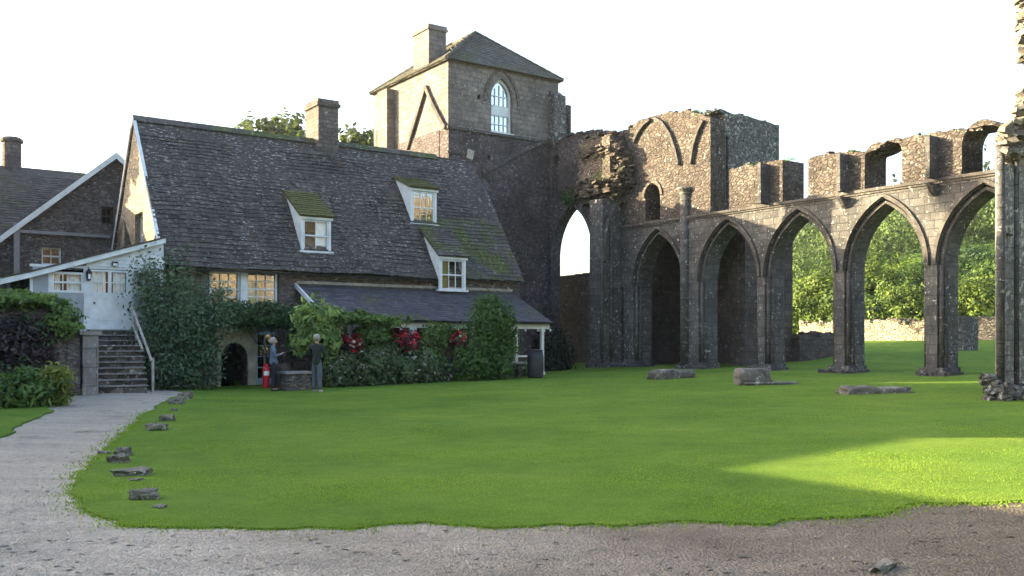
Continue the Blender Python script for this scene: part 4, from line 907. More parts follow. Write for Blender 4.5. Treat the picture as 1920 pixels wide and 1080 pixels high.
bb = MB(); bb.add([(x0-.9, PVV-.2, rl-.42), (x0, PVV-.2, rl-.16), (x1+.02, PVV-.2, rr_-.16), (x1+.02, PVV-.2, rr_+.02), (x0, PVV-.2, rl+.02), (x0-.9, PVV-.2, rl-.24)]+[(a, PVV-.14, b) for a, b in ((x0-.9, rl-.42), (x0, rl-.16), (x1+.02, rr_-.16), (x1+.02, rr_+.02), (x0, rl+.02), (x0-.9, rl-.24))], [(0,1,4,5),(1,2,3,4),(6,11,10,7),(7,10,9,8),(0,6,7,1),(1,7,8,2),(2,8,9,3),(3,9,10,4),(4,10,11,5),(5,11,6,0)], .5); bb.build('bargeboard', M['white'], porch)
pr_ = MB(); slabroof(pr_, [(x0-.95, PVV-.22, rl-.2), (x0, PVV-.22, rl+.06), (x0, 38, rl+.06), (x0-.95, 38, rl-.2)], .06); slabroof(pr_, [(x0, PVV-.22, rl+.06), (x1+.05, PVV-.22, rr_+.06), (x1+.05, 38, rr_+.06), (x0, 38, rl+.06)], .06); pr_.build('roof', M['tile_c'], porch)
sash(porch, 'v', PVV+.03, w0_, w1_, wl_, wt_+.02, 3, 2, 'side_window', curtain=[(.1, .3, 'curtain'), (.5, 1, 'curtain')], label='wide low porch window left of the door')
sash(porch, 'v', PVV+.03, d1+.14, x1-.12, wl_, hw_-.07, 2, 2, 'side_window', curtain=[(0, 1, 'curtain')])
dd = MB(); ht = hw_-.08; hg = P2(205, 549)[1]
dd.box(d0, d1, PVV-.0, PVV+.05, flo, hg).box(d0, d0+.1, PVV, PVV+.05, hg, ht).box(d1-.1, d1, PVV, PVV+.05, hg, ht).box(d0+.1, d1-.1, PVV, PVV+.05, ht-.06, ht)
dm = (d0+d1)/2; dd.box(dm-.05, dm+.05, PVV, PVV+.05, hg, ht-.06)
for i in (1, 2): 
    for a, b in ((d0+.1, dm-.05), (dm+.05, d1-.1)): x = a+(b-a)*i/3; dd.box(x-.012, x+.012, PVV+.005, PVV+.045, hg, ht-.06)
ym = hg+(ht-hg)*.45; dd.box(d0+.1, dm-.05, PVV+.004, PVV+.046, ym-.012, ym+.012).box(dm+.05, d1-.1, PVV+.004, PVV+.046, ym-.012, ym+.012)
dd.box(d0+.06, d1-.06, PVV-.012, PVV-.001, flo+.35, flo+.38).box(d0, d1, PVV-.015, PVV-.001, flo, flo+.12)
ddo = dd.build('door', M['white'], porch); MB().box(d0+.05, d1-.05, PVV+.02, PVV+.024, hg, ht-.02).build('pane', M['glass2'], ddo)
m = MB(); m.box(d0+.12, dm-.1, PVV+.12, PVV+.13, hg-.1, ht).box(dm+.12, d1-.1, PVV+.12, PVV+.13, hg-.1, ht); m.build('curtain', M['curtain'], ddo)
m = MB(); m.box(d0-.1, d1+.1, PVV+.6, PVV+.62, hg-.2, ht+.1); m.build('black_backing', M['black'], ddo)  # black board as painted shade behind the porch door
m = MB(); m.lathe((d0+.13, PVV-.05, flo+.85), [(.012, 0), (.028, .01), (.028, .05), (.012, .06)], 8); m.build('handle', M['iron'], ddo, True)
lx = P2(165, 515); lt = thing('wall_lantern', 'small black lantern hanging on the porch post left of the door', 'lantern', (lx[0], PVV-.12, lx[1]-.2))
m = MB(); m.lathe((lx[0], PVV-.13, lx[1]-.2), [(.03, 0), (.06, .03), (.09, .24), (.1, .26), (.05, .34), (.015, .38)], 8); m.tube([(lx[0], PVV-.13, lx[1]+.17), (lx[0], PVV-.12, lx[1]+.22), (lx[0], PVV-.02, lx[1]+.22)], .012, 6); m.build('lantern_body', M['iron'], lt)
m = MB(); m.box(lx[0]-.03, lx[0]+.03, PVV-.21, PVV-.195, lx[1]-.14, lx[1]+.02); m.build('lantern_glass', M['labelw'], lt)
lx = P2(214, 495); lt = thing('floodlight', 'small floodlight fixed to the weatherboards above the porch door', 'lamp', (lx[0], PVV-.1, lx[1]-.08))
m = MB(); m.rbox((lx[0], PVV-.12, lx[1]), (.18, .1, .12), (.35, 0, 0)); m.rbox((lx[0], PVV-.05, lx[1]+.02), (.05, .09, .05)); m.build('housing', M['iron'], lt)
m = MB(); m.rbox((lx[0], PVV-.165, lx[1]-.025), (.14, .012, .08), (.35, 0, 0)); m.build('lamp_glass', M['labelw'], lt)
# ================================================================ STEPS, RAIL, GATEPOST
su0, su1 = PG(186, 735)[0]+.0, 6.1
sa = PG(184, 736); sb = PG(272, 733)
steps = thing('stone_steps', 'dark worn flight of stone steps climbing to the porch door', 'steps', ((sa[0]+sb[0])/2, 28.6, g(5.4, 28.5)))
v_a, v_b, ns = 28.1, 31.9, 11
ua0, ua1 = PV(186, 735, v_a)[0], PV(276, 735, v_a)[0]; ub0, ub1 = d0-.06, d1+.25
gs = g(5.4, 28.1); 
for i in range(ns):
    t = i/ns; v = v_a+(v_b-v_a)*t; h0_ = gs+(flo-gs)*t; h1_ = gs+(flo-gs)*(i+1)/ns-.0
    m = MB(); a_, b_ = ua0+(ub0-ua0)*t, ua1+(ub1-ua1)*t; x = a_
    while x < b_-.05:
        w = min(random.uniform(.5, .9), b_-x); m.box(x, x+w-.012, v-.03+random.uniform(-.025, .02), v+.42, h0_-.3, h1_-random.uniform(0, .018)); x += w
    m.build('step', M['step'], steps)
    m = MB(); m.box(a_-.01, b_+.01, v-.09, v+.38, h1_+.003, h1_+.045); m.build('tread', M['post'], steps)
hr1 = thing('handrail', 'pale grey timber handrail with two rails sloping down the right side of the steps', 'handrail', (ub1+.1, 31, 1.5))
for a_, b_ in ((PZ(250, 583, 29.6), PZ(284, 676, 28.0)), (PZ(246, 602, 29.5), PZ(267, 655, 28.3))):
    m = MB(); m.tube([a_, b_], .04, 6); m.build('rail', M['wood'], hr1)
for t in (.04, .95):
    q = Vector(PZ(250, 583, 29.6)).lerp(Vector(PZ(284, 676, 28.0)), t); m = MB(); m.box(q.x+.03, q.x+.1, q.y-.035, q.y+.035, q.z-1.0, q.z); m.build('rail_post', M['wood'], hr1)
gp = thing('gatepost', 'square stone gatepost with flat cap beside the steps', 'gatepost', PG(168, 740))
pa, pb = PG(152, 740), PG(185, 740); vg_ = 27.2; ga, gb2 = PV(155, 700, vg_)[0], PV(185, 700, vg_)[0]; ph = PV(168, 628, vg_)[2]
m = MB(); m.box(ga, gb2, vg_, vg_+.5, 0, .55).box(ga+.02, gb2-.01, vg_+.01, vg_+.49, .555, 1.05).box(ga, gb2, vg_, vg_+.5, 1.055, ph); m.build('shaft', M['post'], gp); m = MB(); m.box(ga-.08, gb2+.07, vg_-.07, vg_+.57, ph+.003, ph+.1); m.build('cap', M['post'], gp)
# ================================================================ OVERGROWN GARDEN BANK WALL on the left
bank = thing('overgrown_wall', 'overgrown stone garden wall with creeper and long grass on top left of the steps', 'wall', (3.5, 27.2, .2))
m = MB(); bp = rag([(ga-.05, 2.0), (4.85, 2.45), (4.4, 2.62), (3.6, 2.75), (2, 2.8), (-.0, 2.8)], .3, .08, 4)
m.prism('v', [(0, -.2), (ga-.05, -.2)]+bp, 27.35, 28.6); m.box(ga-.35, ga-.04, 27.3, 31.5, -.2, 1.8); m.build('wall', M['house'], bank)
leaves('creeper', [((3.3, 27.15, 1.6), (.95, .3, .75)), ((2.4, 27.15, 1.5), (.8, .3, .8)), ((4.2, 27.2, 1.4), (.42, .2, .6))], 9000, .06, L['purple'], bank, spread=.25)
leaves('wall_top_growth', [((2.2, 27.7, 2.88), (1.5, .8, .16)), ((3.7, 27.6, 2.78), (.9, .7, .17)), ((4.75, 27.4, 2.2), (.5, .45, .42)), ((3.0, 27.25, 2.65), (1.3, .3, .22)), ((4.4, 27.5, 2.7), (.5, .5, .13))], 9000, .07, L['wallgrass'], bank, spread=.25)
leaves('dark_growth', [((2.6, 27.2, 1.0), (1.2, .4, .8)), ((4.0, 27.2, 1.9), (.8, .25, .4)), ((2.2, 27.2, 2.3), (1.1, .3, .35))], 5000, .06, L['ivy'], bank, spread=.25)
# border plants in front of it
def plant(name, label, cat, at, blobs, n, size, mat, group=None, stems=6, **k):
    t = thing(name, label, cat, at, group)
    leaves('foliage', [((at[0]+b[0][0], at[1]+b[0][1], at[2]+b[0][2]), b[1]) for b in blobs], n, size, mat, t, **k)
    m = MB()
    for i in range(stems):
        b = random.choice(blobs); m.tube([(at[0]+random.uniform(-.15, .15), at[1]+random.uniform(-.1, .1), at[2]-.1), (at[0]+b[0][0]*.6, at[1]+b[0][1]*.6, at[2]+b[0][2]*.6), (at[0]+b[0][0], at[1]+b[0][1], at[2]+b[0][2])], .018, 5, .008)
    m.build('stem', M['bark'], t); return t
def at(px, py): return PG(px, py)
plant('border_plant', 'broad leaved green border plant at the lower left edge of the picture', 'plant', at(25, 766), [((0, .2, .3), (.85, .5, .36)), ((-.5, .3, .32), (.6, .5, .36))], 3600, .085, L['hosta'], aspect=.35, spread=.3)
plant('border_plant', 'taller yellow green border plant beside the gatepost end of the wall', 'plant', at(100, 762), [((0, .2, .42), (.36, .4, .42)), ((.1, .3, .62), (.25, .3, .3))], 2200, .085, L['yellow'], aspect=.28, spread=.3)
plant('border_plant', 'low dark leafy border plant at the foot of the overgrown wall', 'plant', at(62, 764), [((0, .25, .4), (.5, .4, .42))], 1500, .08, L['climb'], aspect=.35)
# ================================================================ LEFT COTTAGE
CV = 40.1
cot = thing('stone_cottage', 'brown stone cottage with pale bargeboards behind the porch at the left edge', 'cottage', (6, 42, .4))
c2 = lambda x, y: (PV(x, y, CV)[0], PV(x, y, CV)[2])
ua_, ha_ = c2(215, 297); ul_, hl2 = c2(-4, 452); sl_ = (ha_-hl2)/(ua_-ul_)
wn = [c2(190, 420), c2(214, 388), c2(78, 496), c2(116, 464)]
m = MB(); m.prism('v', [(ul_+.3, -.2), (2*ua_-ul_-.3, -.2), (2*ua_-ul_-.3, hl2+sl_*.3), (ua_, ha_), (ul_+.3, hl2+sl_*.3)], CV, CV+.5, [[(wn[0][0], wn[0][1]), (wn[1][0], wn[0][1]), (wn[1][0], wn[1][1]), (wn[0][0], wn[1][1])], [(wn[2][0], wn[2][1]), (wn[3][0], wn[2][1]), (wn[3][0], wn[3][1]), (wn[2][0], wn[3][1])]])
m.box(ul_+.3, ul_+.8, CV+.5, 48, -.2, hl2+.25).box(-9, ul_+.3, CV+.05, CV+.5, -.2, hl2+.2); m.build('wall', M['cottage'], cot)
for i in (0, 2): sash(cot, 'v', CV+.2, wn[i][0], wn[i+1][0], wn[i][1], wn[i+1][1], 2, 2, 'window', mat=M['white2'] if i else M['darkwood'])
m = MB(); a, b = c2(30, 436), c2(205, 444); m.box(a[0], b[0], CV-.12, CV-.003, b[1]-.06, b[1]+.06); m.box(a[0]-.1, a[0]+.1, CV-.2, CV-.005, .5, b[1]+.3); m.build('ledge', M['lead'], cot)
m = MB()
for sg in (-1, 1):
    e_ = ua_+sg*(ua_-ul_+.12); he_ = hl2-.12*sl_
    m.add([(e_, CV-.32, he_-.12), (ua_, CV-.32, ha_-.05), (ua_, CV-.32, ha_+.2), (e_, CV-.32, he_+.13), (e_, CV-.26, he_-.12), (ua_, CV-.26, ha_-.05), (ua_, CV-.26, ha_+.2), (e_, CV-.26, he_+.13)], [(0,1,2,3),(7,6,5,4),(0,4,5,1),(1,5,6,2),(2,6,7,3),(3,7,4,0)], .5)
m.build('bargeboard', M['white2'], cot)
m = MB(); rg = ha_+.16; VRD = 44.1; hrr = PV(90, 318, VRD)[2]
for sg in (-1, 1):
    e_ = ua_+sg*(ua_-ul_+.15); he_ = hl2+.14-.12*sl_
    slabroof(m, [(e_, CV-.3, he_), (ua_, CV-.3, rg), (ua_, 48, rg), (e_, 48, he_)], .08)
slabroof(m, [(.3, CV-.25, hl2+.1), (ul_, CV-.25, hl2+.1), (ua_, VRD, hrr), (.3, VRD, hrr)], .08); slabroof(m, [(.3, 48, hl2+.1), (ul_, 48, hl2+.1), (ua_, VRD, hrr), (.3, VRD, hrr)], .08)
tiles(m, .3, ua_, CV-.28, hl2+.08, VRD, hrr, row=.2, test=lambda x, t: x < ul_+.3+(ua_-ul_)*t, sag=.06)
m.build('roof', M['tile_c'], cot)
p = PV(22, 320, VRD); z = PV(22, 258, VRD)[2]; m = MB(); m.lathe((p[0], VRD, hrr-.5), [(.36, 0), (.36, z-hrr+.28), (.44, z-hrr+.3), (.44, z-hrr+.42), (.34, z-hrr+.5)], 10); m.build('chimney', M['chim'], cot)
# ================================================================ CLIMBERS AND SHRUBS against the house
Z = lambda px, py, z: PZ(px, py, z)
def blobpx(lst, z):  # (px, py, half width px, half height px, depth)
    out = []
    for px, py, wx, wy, *rest in lst:
        zz_ = rest[0] if rest else z; c = Z(px, py, zz_); k = zz_/FPX; out.append((c, (wx*k, min(wx*k, .55), wy*k)))
    return out
def climber(name, label, cat, lst, z, n, size, mat, base, **k):
    t = thing(name, label, cat, base); bl = blobpx(lst, z); leaves('foliage', bl, n, size, mat, t, **k)
    m = MB()
    for c, r in bl:
        mid = ((base[0]+c[0])/2+random.uniform(-.2, .2), (base[1]+c[1])/2, (base[2]+c[2])/2); m.tube([(base[0], base[1], base[2]-.1), mid, c], .03, 5, .012)
    m.build('stem', M['bark'], t); return t
climber('wall_shrub', 'big dark blue green climbing shrub covering the house corner right of the steps', 'shrub', [(285, 560, 38, 70, 30.2), (320, 545, 50, 60, 30.6), (370, 610, 60, 70, 30.3), (320, 660, 62, 68, 30), (405, 590, 38, 45, 31), (270, 520, 22, 35, 30.8), (415, 560, 30, 22, 31.2), (300, 705, 45, 36, 29.8), (370, 700, 38, 38, 30), (340, 700, 50, 36, 29.6), (290, 660, 34, 50, 29.8), (395, 700, 20, 40, 30.2), (345, 620, 60, 60, 30.1)], 30, 11000, .062, L['shrub'], (9.3, 31.9, .15), spread=.5)
climber('door_creeper', 'dark ivy creeper hanging over the doorway under the paired windows', 'creeper', [(470, 592, 45, 22), (520, 594, 45, 20), (440, 585, 30, 20), (555, 605, 24, 26), (550, 640, 14, 30), (500, 575, 30, 10)], 32.4, 6500, .06, L['ivy'], (13.05, 32.42, .15))
climber('pale_climber', 'large pale green leafed climber at the left end of the verandah', 'climber', [(590, 610, 32, 40), (610, 590, 34, 20), (570, 640, 24, 20), (620, 635, 20, 30), (575, 600, 22, 26), (605, 660, 18, 30)], 31.2, 2700, .10, L['wisteria'], (13.3, 29.9, .2), aspect=.42, spread=.35, droop=.3)
climber('gutter_vine', 'pale green vine trailing along the verandah gutter', 'vine', [(650, 596, 28, 9, 31.6), (690, 597, 28, 9, 32), (735, 603, 26, 9, 32.4), (700, 625, 26, 26, 32.2), (712, 655, 15, 30, 32.2), (765, 598, 14, 6, 32.7), (672, 590, 16, 8, 31.8)], 32, 3300, .085, L['climb'], (15.9, 29.8, .22), aspect=.45, droop=.2)
climber('post_climber', 'leafy climber with small pale flowers round the middle verandah post', 'climber', [(815, 630, 20, 24, 33.6), (808, 665, 22, 30, 33.6), (835, 620, 16, 14, 33.8), (790, 670, 14, 28, 33.4)], 33.5, 2600, .07, L['climb'], (18.1, 29.75, .28))
climber('hedge', 'flowering hedge with dull pink blooms along the front of the verandah', 'hedge', [(640, 695, 30, 32, 31.2), (690, 690, 34, 34, 31.6), (740, 690, 34, 32, 32.2), (790, 690, 34, 30, 32.8), (830, 695, 20, 24, 33.4), (625, 712, 20, 16, 31), (715, 668, 26, 24, 32.1)], 32, 9500, .055, L['hedge'], (16, 29.4, .24), spread=.3)
climber('leafy_bush', 'fresh green bush taller than the gutter near the right end of the verandah', 'bush', [(920, 600, 40, 40, 34.2), (905, 650, 46, 40, 34), (940, 640, 34, 40, 34.4), (885, 685, 34, 28, 33.6), (915, 575, 24, 20, 34.4), (955, 610, 16, 30, 34.6), (925, 690, 34, 22, 33.9)], 34, 9000, .065, L['bush'], (20.3, 29.3, .33))
climber('dark_shrub', 'very dark evergreen shrub in the corner under the tower', 'shrub', [(1040, 655, 26, 38, 41.5), (1025, 670, 20, 34, 41), (1060, 672, 18, 26, 42), (1010, 640, 12, 24, 41), (1035, 690, 30, 16, 41)], 41, 5000, .075, L['darkb'], (26, 33, .46))
plant('stone_plant', 'small grey green plant at the foot of the verandah dwarf wall', 'plant', PG(990, 706), [((0, .1, .3), (.3, .25, .3))], 500, .06, L['hedge'])
# hanging baskets
def basket(px, py, label, m1, r=.38, z=32.4):
    c = Z(px, py, z); t = thing('hanging_basket', label, 'flower basket', (c[0], c[1], c[2]-.45), 'hanging baskets under the verandah gutter')
    m = MB(); m.lathe((c[0], c[1], c[2]-.42), [(.05, 0), (.15, .05), (.21, .18), (.22, .24)], 10); m.build('bowl', M['darkwood'], t)
    m = MB()
    for k in range(3):
        a = k*2.1; m.tube([(c[0]+.2*math.cos(a), c[1]+.2*math.sin(a), c[2]-.2), (c[0], c[1], HV0-.28)], .006, 4)
    m.build('chain', M['iron'], t)
    leaves('foliage', [((c[0], c[1], c[2]-.1), (r*.9, r*.8, r*.75)), ((c[0]+.1, c[1], c[2]-.5), (r*.6, r*.5, r*.6))], 700, .055, L['purple'], t)
    leaves('blossoms', [((c[0], c[1]-.05, c[2]), (r, r*.8, r*.75)), ((c[0]+.1, c[1]-.05, c[2]-.25), (r*.6, r*.5, r*.45))], 260, .05, L['redfl'], t, clump=6, spread=.3, shell=.7, aspect=.9)
    if m1: leaves('pale_blossoms', [((c[0]+.05, c[1]-.2, c[2]+.03), (r*.6, r*.35, r*.5))], m1, .05, L['pinkfl'], t, clump=4, spread=.06, shell=1, aspect=.9)
basket(658, 640, 'hanging basket of red flowers with a cluster of white blooms', 46, .42, 31.9)
basket(766, 636, 'hanging basket of pink red flowers between hedge and post climber', 14, .38, 33)
basket(862, 634, 'hanging basket of small white and red flowers beside the tall green bush', 40, .3, 33.9)
# tables behind the hedge and at the right end
def bench(c, L_, label):
    gg = g(c[0], c[1]); u, v = c[0], c[1]; t = thing('stone_bench', label, 'bench', (u, v, gg), 'low benches along the verandah')
    m = MB(); m.box(u-L_/2, u+L_/2, v-.2, v+.2, gg+.52, gg+.6); m.build('seat', M['wood'], t)
    for s_ in (-1, 1):
        m = MB(); x = u+s_*(L_/2-.14); m.box(x-.09, x+.09, v-.15, v+.15, gg-.05, gg+.517); m.build('support', M['house'], t)
bench((Z(848, 690, 33.4)[0], 29.2, 0), .7, 'low bench half hidden by the hedge left of the tall green bush')
bench((Z(972, 690, 35)[0], 29.0, 0), .9, 'low bench in front of the right hand verandah post')
# bin / barrel
p = PG(1004, 709); t = thing('water_butt', 'dark grey upright barrel standing at the right end of the verandah', 'barrel', p)
m = MB(); m.lathe(p, [(.25, 0), (.29, .08), (.31, .45), (.30, .8), (.26, .98)], 16); m.build('barrel', M['bin'], t, True); m = MB(); m.lathe((p[0], p[1], p[2]+.981), [(.28, 0), (.28, .04), (.05, .07)], 16); m.build('lid', M['iron'], t)
# low stone block wall and dark barrel by the door
p = PG(562, 733); t = thing('low_stone_planter', 'low rubble stone planter between the two visitors', 'planter', p)
m = MB(); m.box(p[0]-.42, p[0]+.38, p[1]+.05, p[1]+.6, p[2]-.1, p[2]+.52); m.build('wall', M['house'], t); m = MB(); m.box(p[0]-.46, p[0]+.42, p[1]+.0, p[1]+.64, p[2]+.523, p[2]+.6); m.build('coping', M['lead'], t)
p = PG(533, 728); t = thing('wooden_cask', 'dark brown wooden cask behind the woman by the door', 'cask', p)
m = MB(); m.lathe(p, [(.22, 0), (.27, .3), (.27, .5), (.22, .8), (.2, .78)], 14); m.build('staves', M['darkwood'], t); m = MB(); m.lathe((p[0], p[1], p[2]+.2), [(.265, 0), (.275, .05)], 14).lathe((p[0], p[1], p[2]+.58), [(.268, 0), (.262, .05)], 14); m.build('hoop', M['iron'], t)
# red gas bottles
for k, (px, lab) in enumerate(((499, 'red gas bottle with a white sticker left of the woman by the glazed door'), (521, 'red gas bottle mostly hidden behind the legs of the woman'))):
    p = PG(px, 728); t = thing('gas_bottle', lab, 'gas bottle', p, 'red gas bottles by the door')
    m = MB(); m.lathe(p, [(.10, 0), (.11, .02), (.115, .08), (.115, .58), (.10, .66), (.06, .70), (.05, .71)], 16); m.build('cylinder', M['red'], t, True)
    m = MB(); m.lathe((p[0], p[1], p[2]+.70), [(.03, 0), (.03, .05), (.045, .06), (.045, .09), (.02, .1)], 8); m.build('valve', M['iron'], t)
    m = MB(); m.lathe((p[0], p[1], p[2]+.68), [(.08, 0), (.08, .12), (.072, .12), (.072, 0)], 14); m.build('collar', M['red'], t)
    m = MB()
    for i in range(5):
        a = [math.radians(-150+20*i+d) for d in (0, 20)]; m.add([(p[0]+.118*math.cos(x), p[1]+.118*math.sin(x), p[2]+h) for h in (.42, .56) for x in a], [(0, 1, 3, 2)], .5)
    m.build('label', M['labelw'], t, recalc=False)
# ================================================================ PEOPLE
def mat1(name, c, r=.8): return plain(name, c, r, .1, 9)
SKIN = mat1('skin', (.42, .24, .17), .55); GREYH = mat1('grey hair', (.27, .262, .255), .9); BLUE = mat1('slate blue knit', (.10, .13, .185)); NAVY = mat1('dark navy trousers', (.016, .017, .024)); GREEN = mat1('dark green jumper', (.012, .022, .018)); JEAN = mat1('grey blue trousers', (.075, .09, .105)); SHOE = mat1('dark shoes', (.02, .018, .018)); TAN = mat1('pale trainers', (.30, .27, .23))
def skin(name, J, edges, mat, parent, T, sub=2):
    names = list(J); me = bpy.data.meshes.new(name)
    me.from_pydata([T(J[n][:3]) for n in names], [(names.index(a), names.index(b)) for a, b in edges], [])
    o = bpy.data.objects.new(name, me); COL.objects.link(o)
    md = o.modifiers.new('skin', 'SKIN'); md.use_smooth_shade = True; md.branch_smoothing = .6
    for i, n in enumerate(names):
        r = J[n][3]; me.skin_vertices[0].data[i].radius = (r, J[n][4] if len(J[n]) > 4 else r)
    me.skin_vertices[0].data[0].use_root = True
    if sub: s = o.modifiers.new('sub', 'SUBSURF'); s.levels = s.render_levels = sub
    bpy.context.view_layer.update(); dg_ = bpy.context.evaluated_depsgraph_get(); nm = bpy.data.meshes.new_from_object(o.evaluated_get(dg_)); o.modifiers.clear(); o.data = nm; nm.name = name
    if name in ('jumper', 'trousers'):
        for v_ in nm.vertices:
            p_ = v_.co; f_ = mnoise.noise(Vector((p_.x*9+3, p_.y*9, p_.z*17)))*.011+mnoise.noise(Vector((p_.x*22, p_.y*22, p_.z*30)))*.005; v_.co = p_+v_.normal*f_
    nm.materials.clear(); nm.materials.append(mat); nm.polygons.foreach_set('use_smooth', [True]*len(nm.polygons)); o.parent = parent; ORG[o.name] = ORG[parent.name]; return o
def frame(org, yaw):
    """local (forward, left, up) metres -> offset in world"""
    c, s = math.cos(yaw), math.sin(yaw)
    return lambda p: (p[0]*c-p[1]*s, p[0]*s+p[1]*c, p[2])
def chain(*n): return list(zip(n[:-1], n[1:]))
def ell(name, c, r, mat, parent, T, squash=None, cut=None):
    bm = bmesh.new(); bmesh.ops.create_icosphere(bm, subdivisions=3, radius=1); me = bpy.data.meshes.new(name)
    for v in bm.verts:
        p = v.co; q = (c[0]+p.x*r[0], c[1]+p.y*r[1], c[2]+p.z*r[2])
        if cut: q = cut(q, p)
        if name == 'hair': d_ = 1+.07*mnoise.noise(Vector((p.x*3, p.y*3, p.z*2.2)))+.05*mnoise.noise(Vector((p.x*9, p.y*9, p.z*4))); q = tuple(c[i]+(q[i]-c[i])*d_ for i in range(3))
        v.co = T(q)
    for f in bm.faces: f.smooth = True
    bm.to_mesh(me); bm.free(); return link(name, me, mat, parent)
def person(label, at_, yaw, H, arms, top, trousers, shoes, hairf, female):
    t = thing('person', label, 'person', at_); T = frame(at_, yaw); k = H/1.70
    S = lambda J: {n: tuple(x*k for x in v) for n, v in J.items()}
    sh = .155 if female else .185; hp = .085
    B = {'pel': (0, 0, .93, .12, .14), 'sp': (0, 0, 1.10, .10, .125), 'ch': (.01, 0, 1.28, .11, .15), 'nb': (.0, 0, 1.42, .055), 'nk': (.012, 0, 1.475, .05), 'hd': (.03, 0, 1.545, .075, .068), 'hm': (.028, 0, 1.60, .088, .076), 'ht': (.02, 0, 1.655, .062, .056), 'nose': (.128, 0, 1.575, .013)}
    E = chain('pel', 'sp', 'ch', 'nb', 'nk', 'hd', 'hm', 'ht')+[('hd', 'nose')]
    for s, nm in ((1, 'l'), (-1, 'r')):
        el, wr, ha = arms[nm]
        B.update({'s'+nm: (0, s*sh, 1.375, .055), 'e'+nm: (*el, .040), 'w'+nm: (*wr, .027), 'h'+nm: (*ha, .030, .018)})
        B.update({'hip'+nm: (0, s*hp, .86, .085), 'k'+nm: (.02+.03*s, s*(hp+.015), .49, .055), 'a'+nm: (.03*s, s*(hp+.03), .09, .038), 'f'+nm: (.13+.03*s, s*(hp+.045), .03, .03)})
        E += [('ch', 's'+nm), ('s'+nm, 'e'+nm), ('e'+nm, 'w'+nm), ('w'+nm, 'h'+nm), ('pel', 'hip'+nm), ('hip'+nm, 'k'+nm), ('k'+nm, 'a'+nm), ('a'+nm, 'f'+nm)]
    skin('body', S(B), E, SKIN, t, T)
    # fingers, each on its own chain from the palm
    for s, nm in ((1, 'l'), (-1, 'r')):
        el, wr, ha = arms[nm]; d = Vector(ha)-Vector(wr); d.normalize(); side = d.cross(Vector((0, 0, 1))); side.normalize(); up = side.cross(d)
        J = {'p0': (*(Vector(ha)-d*.03), .02), 'p1': (*(Vector(ha)+d*.015), .022)}; ed = [('p0', 'p1')]
        for i, (off, ln) in enumerate(((-.024, .058), (-.008, .07), (.008, .066), (.024, .05))):
            b = Vector(ha)+d*.03+side*off; J['a%d' % i] = (*b, .009); J['b%d' % i] = (*(b+d*ln*.55-up*.008), .008); J['c%d' % i] = (*(b+d*ln*.8-up*.03), .007); ed += [('p1', 'a%d' % i), ('a%d' % i, 'b%d' % i), ('b%d' % i, 'c%d' % i)]
        b = Vector(ha)-d*.01+side*(.03*s); J['ta'] = (*b, .010); J['tb'] = (*(b+d*.035+side*.012*s), .008); ed += [('p0', 'ta'), ('ta', 'tb')]
        skin('hand', S(J), ed, SKIN, t, T, 1)
    C = {'low': (0, 0, .80, .13, .165), 'pel': (0, 0, .90, .145, .175), 'sp': (.0, 0, 1.08, .125, .155), 'ch': (.005, 0, 1.28, .135, .175), 'nb': (-.005, 0, 1.45, .088)}; ed = chain('low', 'pel', 'sp', 'ch', 'nb')
    for s, nm in ((1, 'l'), (-1, 'r')):
        el, wr, ha = arms[nm]; C.update({'s'+nm: (0, s*(sh-.005), 1.38, .086), 'e'+nm: (*el, .056), 'w'+nm: (*(Vector(wr).lerp(Vector(el), .12)), .042)}); ed += [('ch', 's'+nm), ('s'+nm, 'e'+nm), ('e'+nm, 'w'+nm)]
    skin('jumper', S(C), ed, top, t, T)
    C = {'wst': (0, 0, 1.03, .12, .145), 'pel': (0, 0, .93, .13, .155)}; ed = [('wst', 'pel')]
    for s, nm in ((1, 'l'), (-1, 'r')):
        C.update({'hip'+nm: (0, s*(hp+.003), .83, .10), 'k'+nm: (.02+.03*s, s*(hp+.015), .49, .078), 'a'+nm: (.03*s, s*(hp+.03), .075, .066)}); ed += [('pel', 'hip'+nm), ('hip'+nm, 'k'+nm), ('k'+nm, 'a'+nm)]
    skin('trousers', S(C), ed, trousers, t, T)
    for s, nm in ((1, 'l'), (-1, 'r')):
        skin('shoe', S({'a': (-.05+.03*s, s*(hp+.03), .045, .042), 'b': (.06+.03*s, s*(hp+.04), .04, .045), 'c': (.16+.03*s, s*(hp+.05), .032, .036)}), [('a', 'b'), ('b', 'c')], shoes, t, T, 1)
    hairf(t, T, k)
    for s in (1, -1):
        ell('ear', (.02*k, s*.082*k, 1.575*k), (.022*k, .012*k, .033*k), SKIN, t, T)
        ell('eye', (.108*k, s*.03*k, 1.598*k), (.009*k, .012*k, .009*k), NAVY, t, T)
    ell('mouth', (.105*k, 0, 1.535*k), (.01*k, .026*k, .006*k), RED_L, t, T)
    return t, T, k
RED_L = mat1('lips', (.30, .10, .09))
def bob(t, T, k):
    def cut(q, p):
        if p.x > .35 and p.z < .45: return (q[0]-.06*k*(p.x-.2), q[1], q[2]+.05*k)
        return q
    ell('hair', (-.012*k, 0, 1.585*k), (.112*k, .108*k, .122*k), GREYH, t, T, cut=cut)
def short(t, T, k):
    def cut(q, p):
        if p.x > .2 and p.z < .5: return (q[0]-.075*k*(p.x), q[1]*.96, q[2]+.06*k*p.x)
        return q
    ell('hair', (0.0, 0, 1.615*k), (.108*k, .098*k, .105*k), GREYH, t, T, cut=cut)
def uvyaw(wy):  # world yaw (from +X)
    return wy
pw = PG(513, 734); wa = {'l': ((.02, .20, 1.10), (.22, .10, 1.17), (.29, .06, 1.21)), 'r': ((.02, -.20, 1.10), (.22, -.08, 1.17), (.29, -.04, 1.21))}
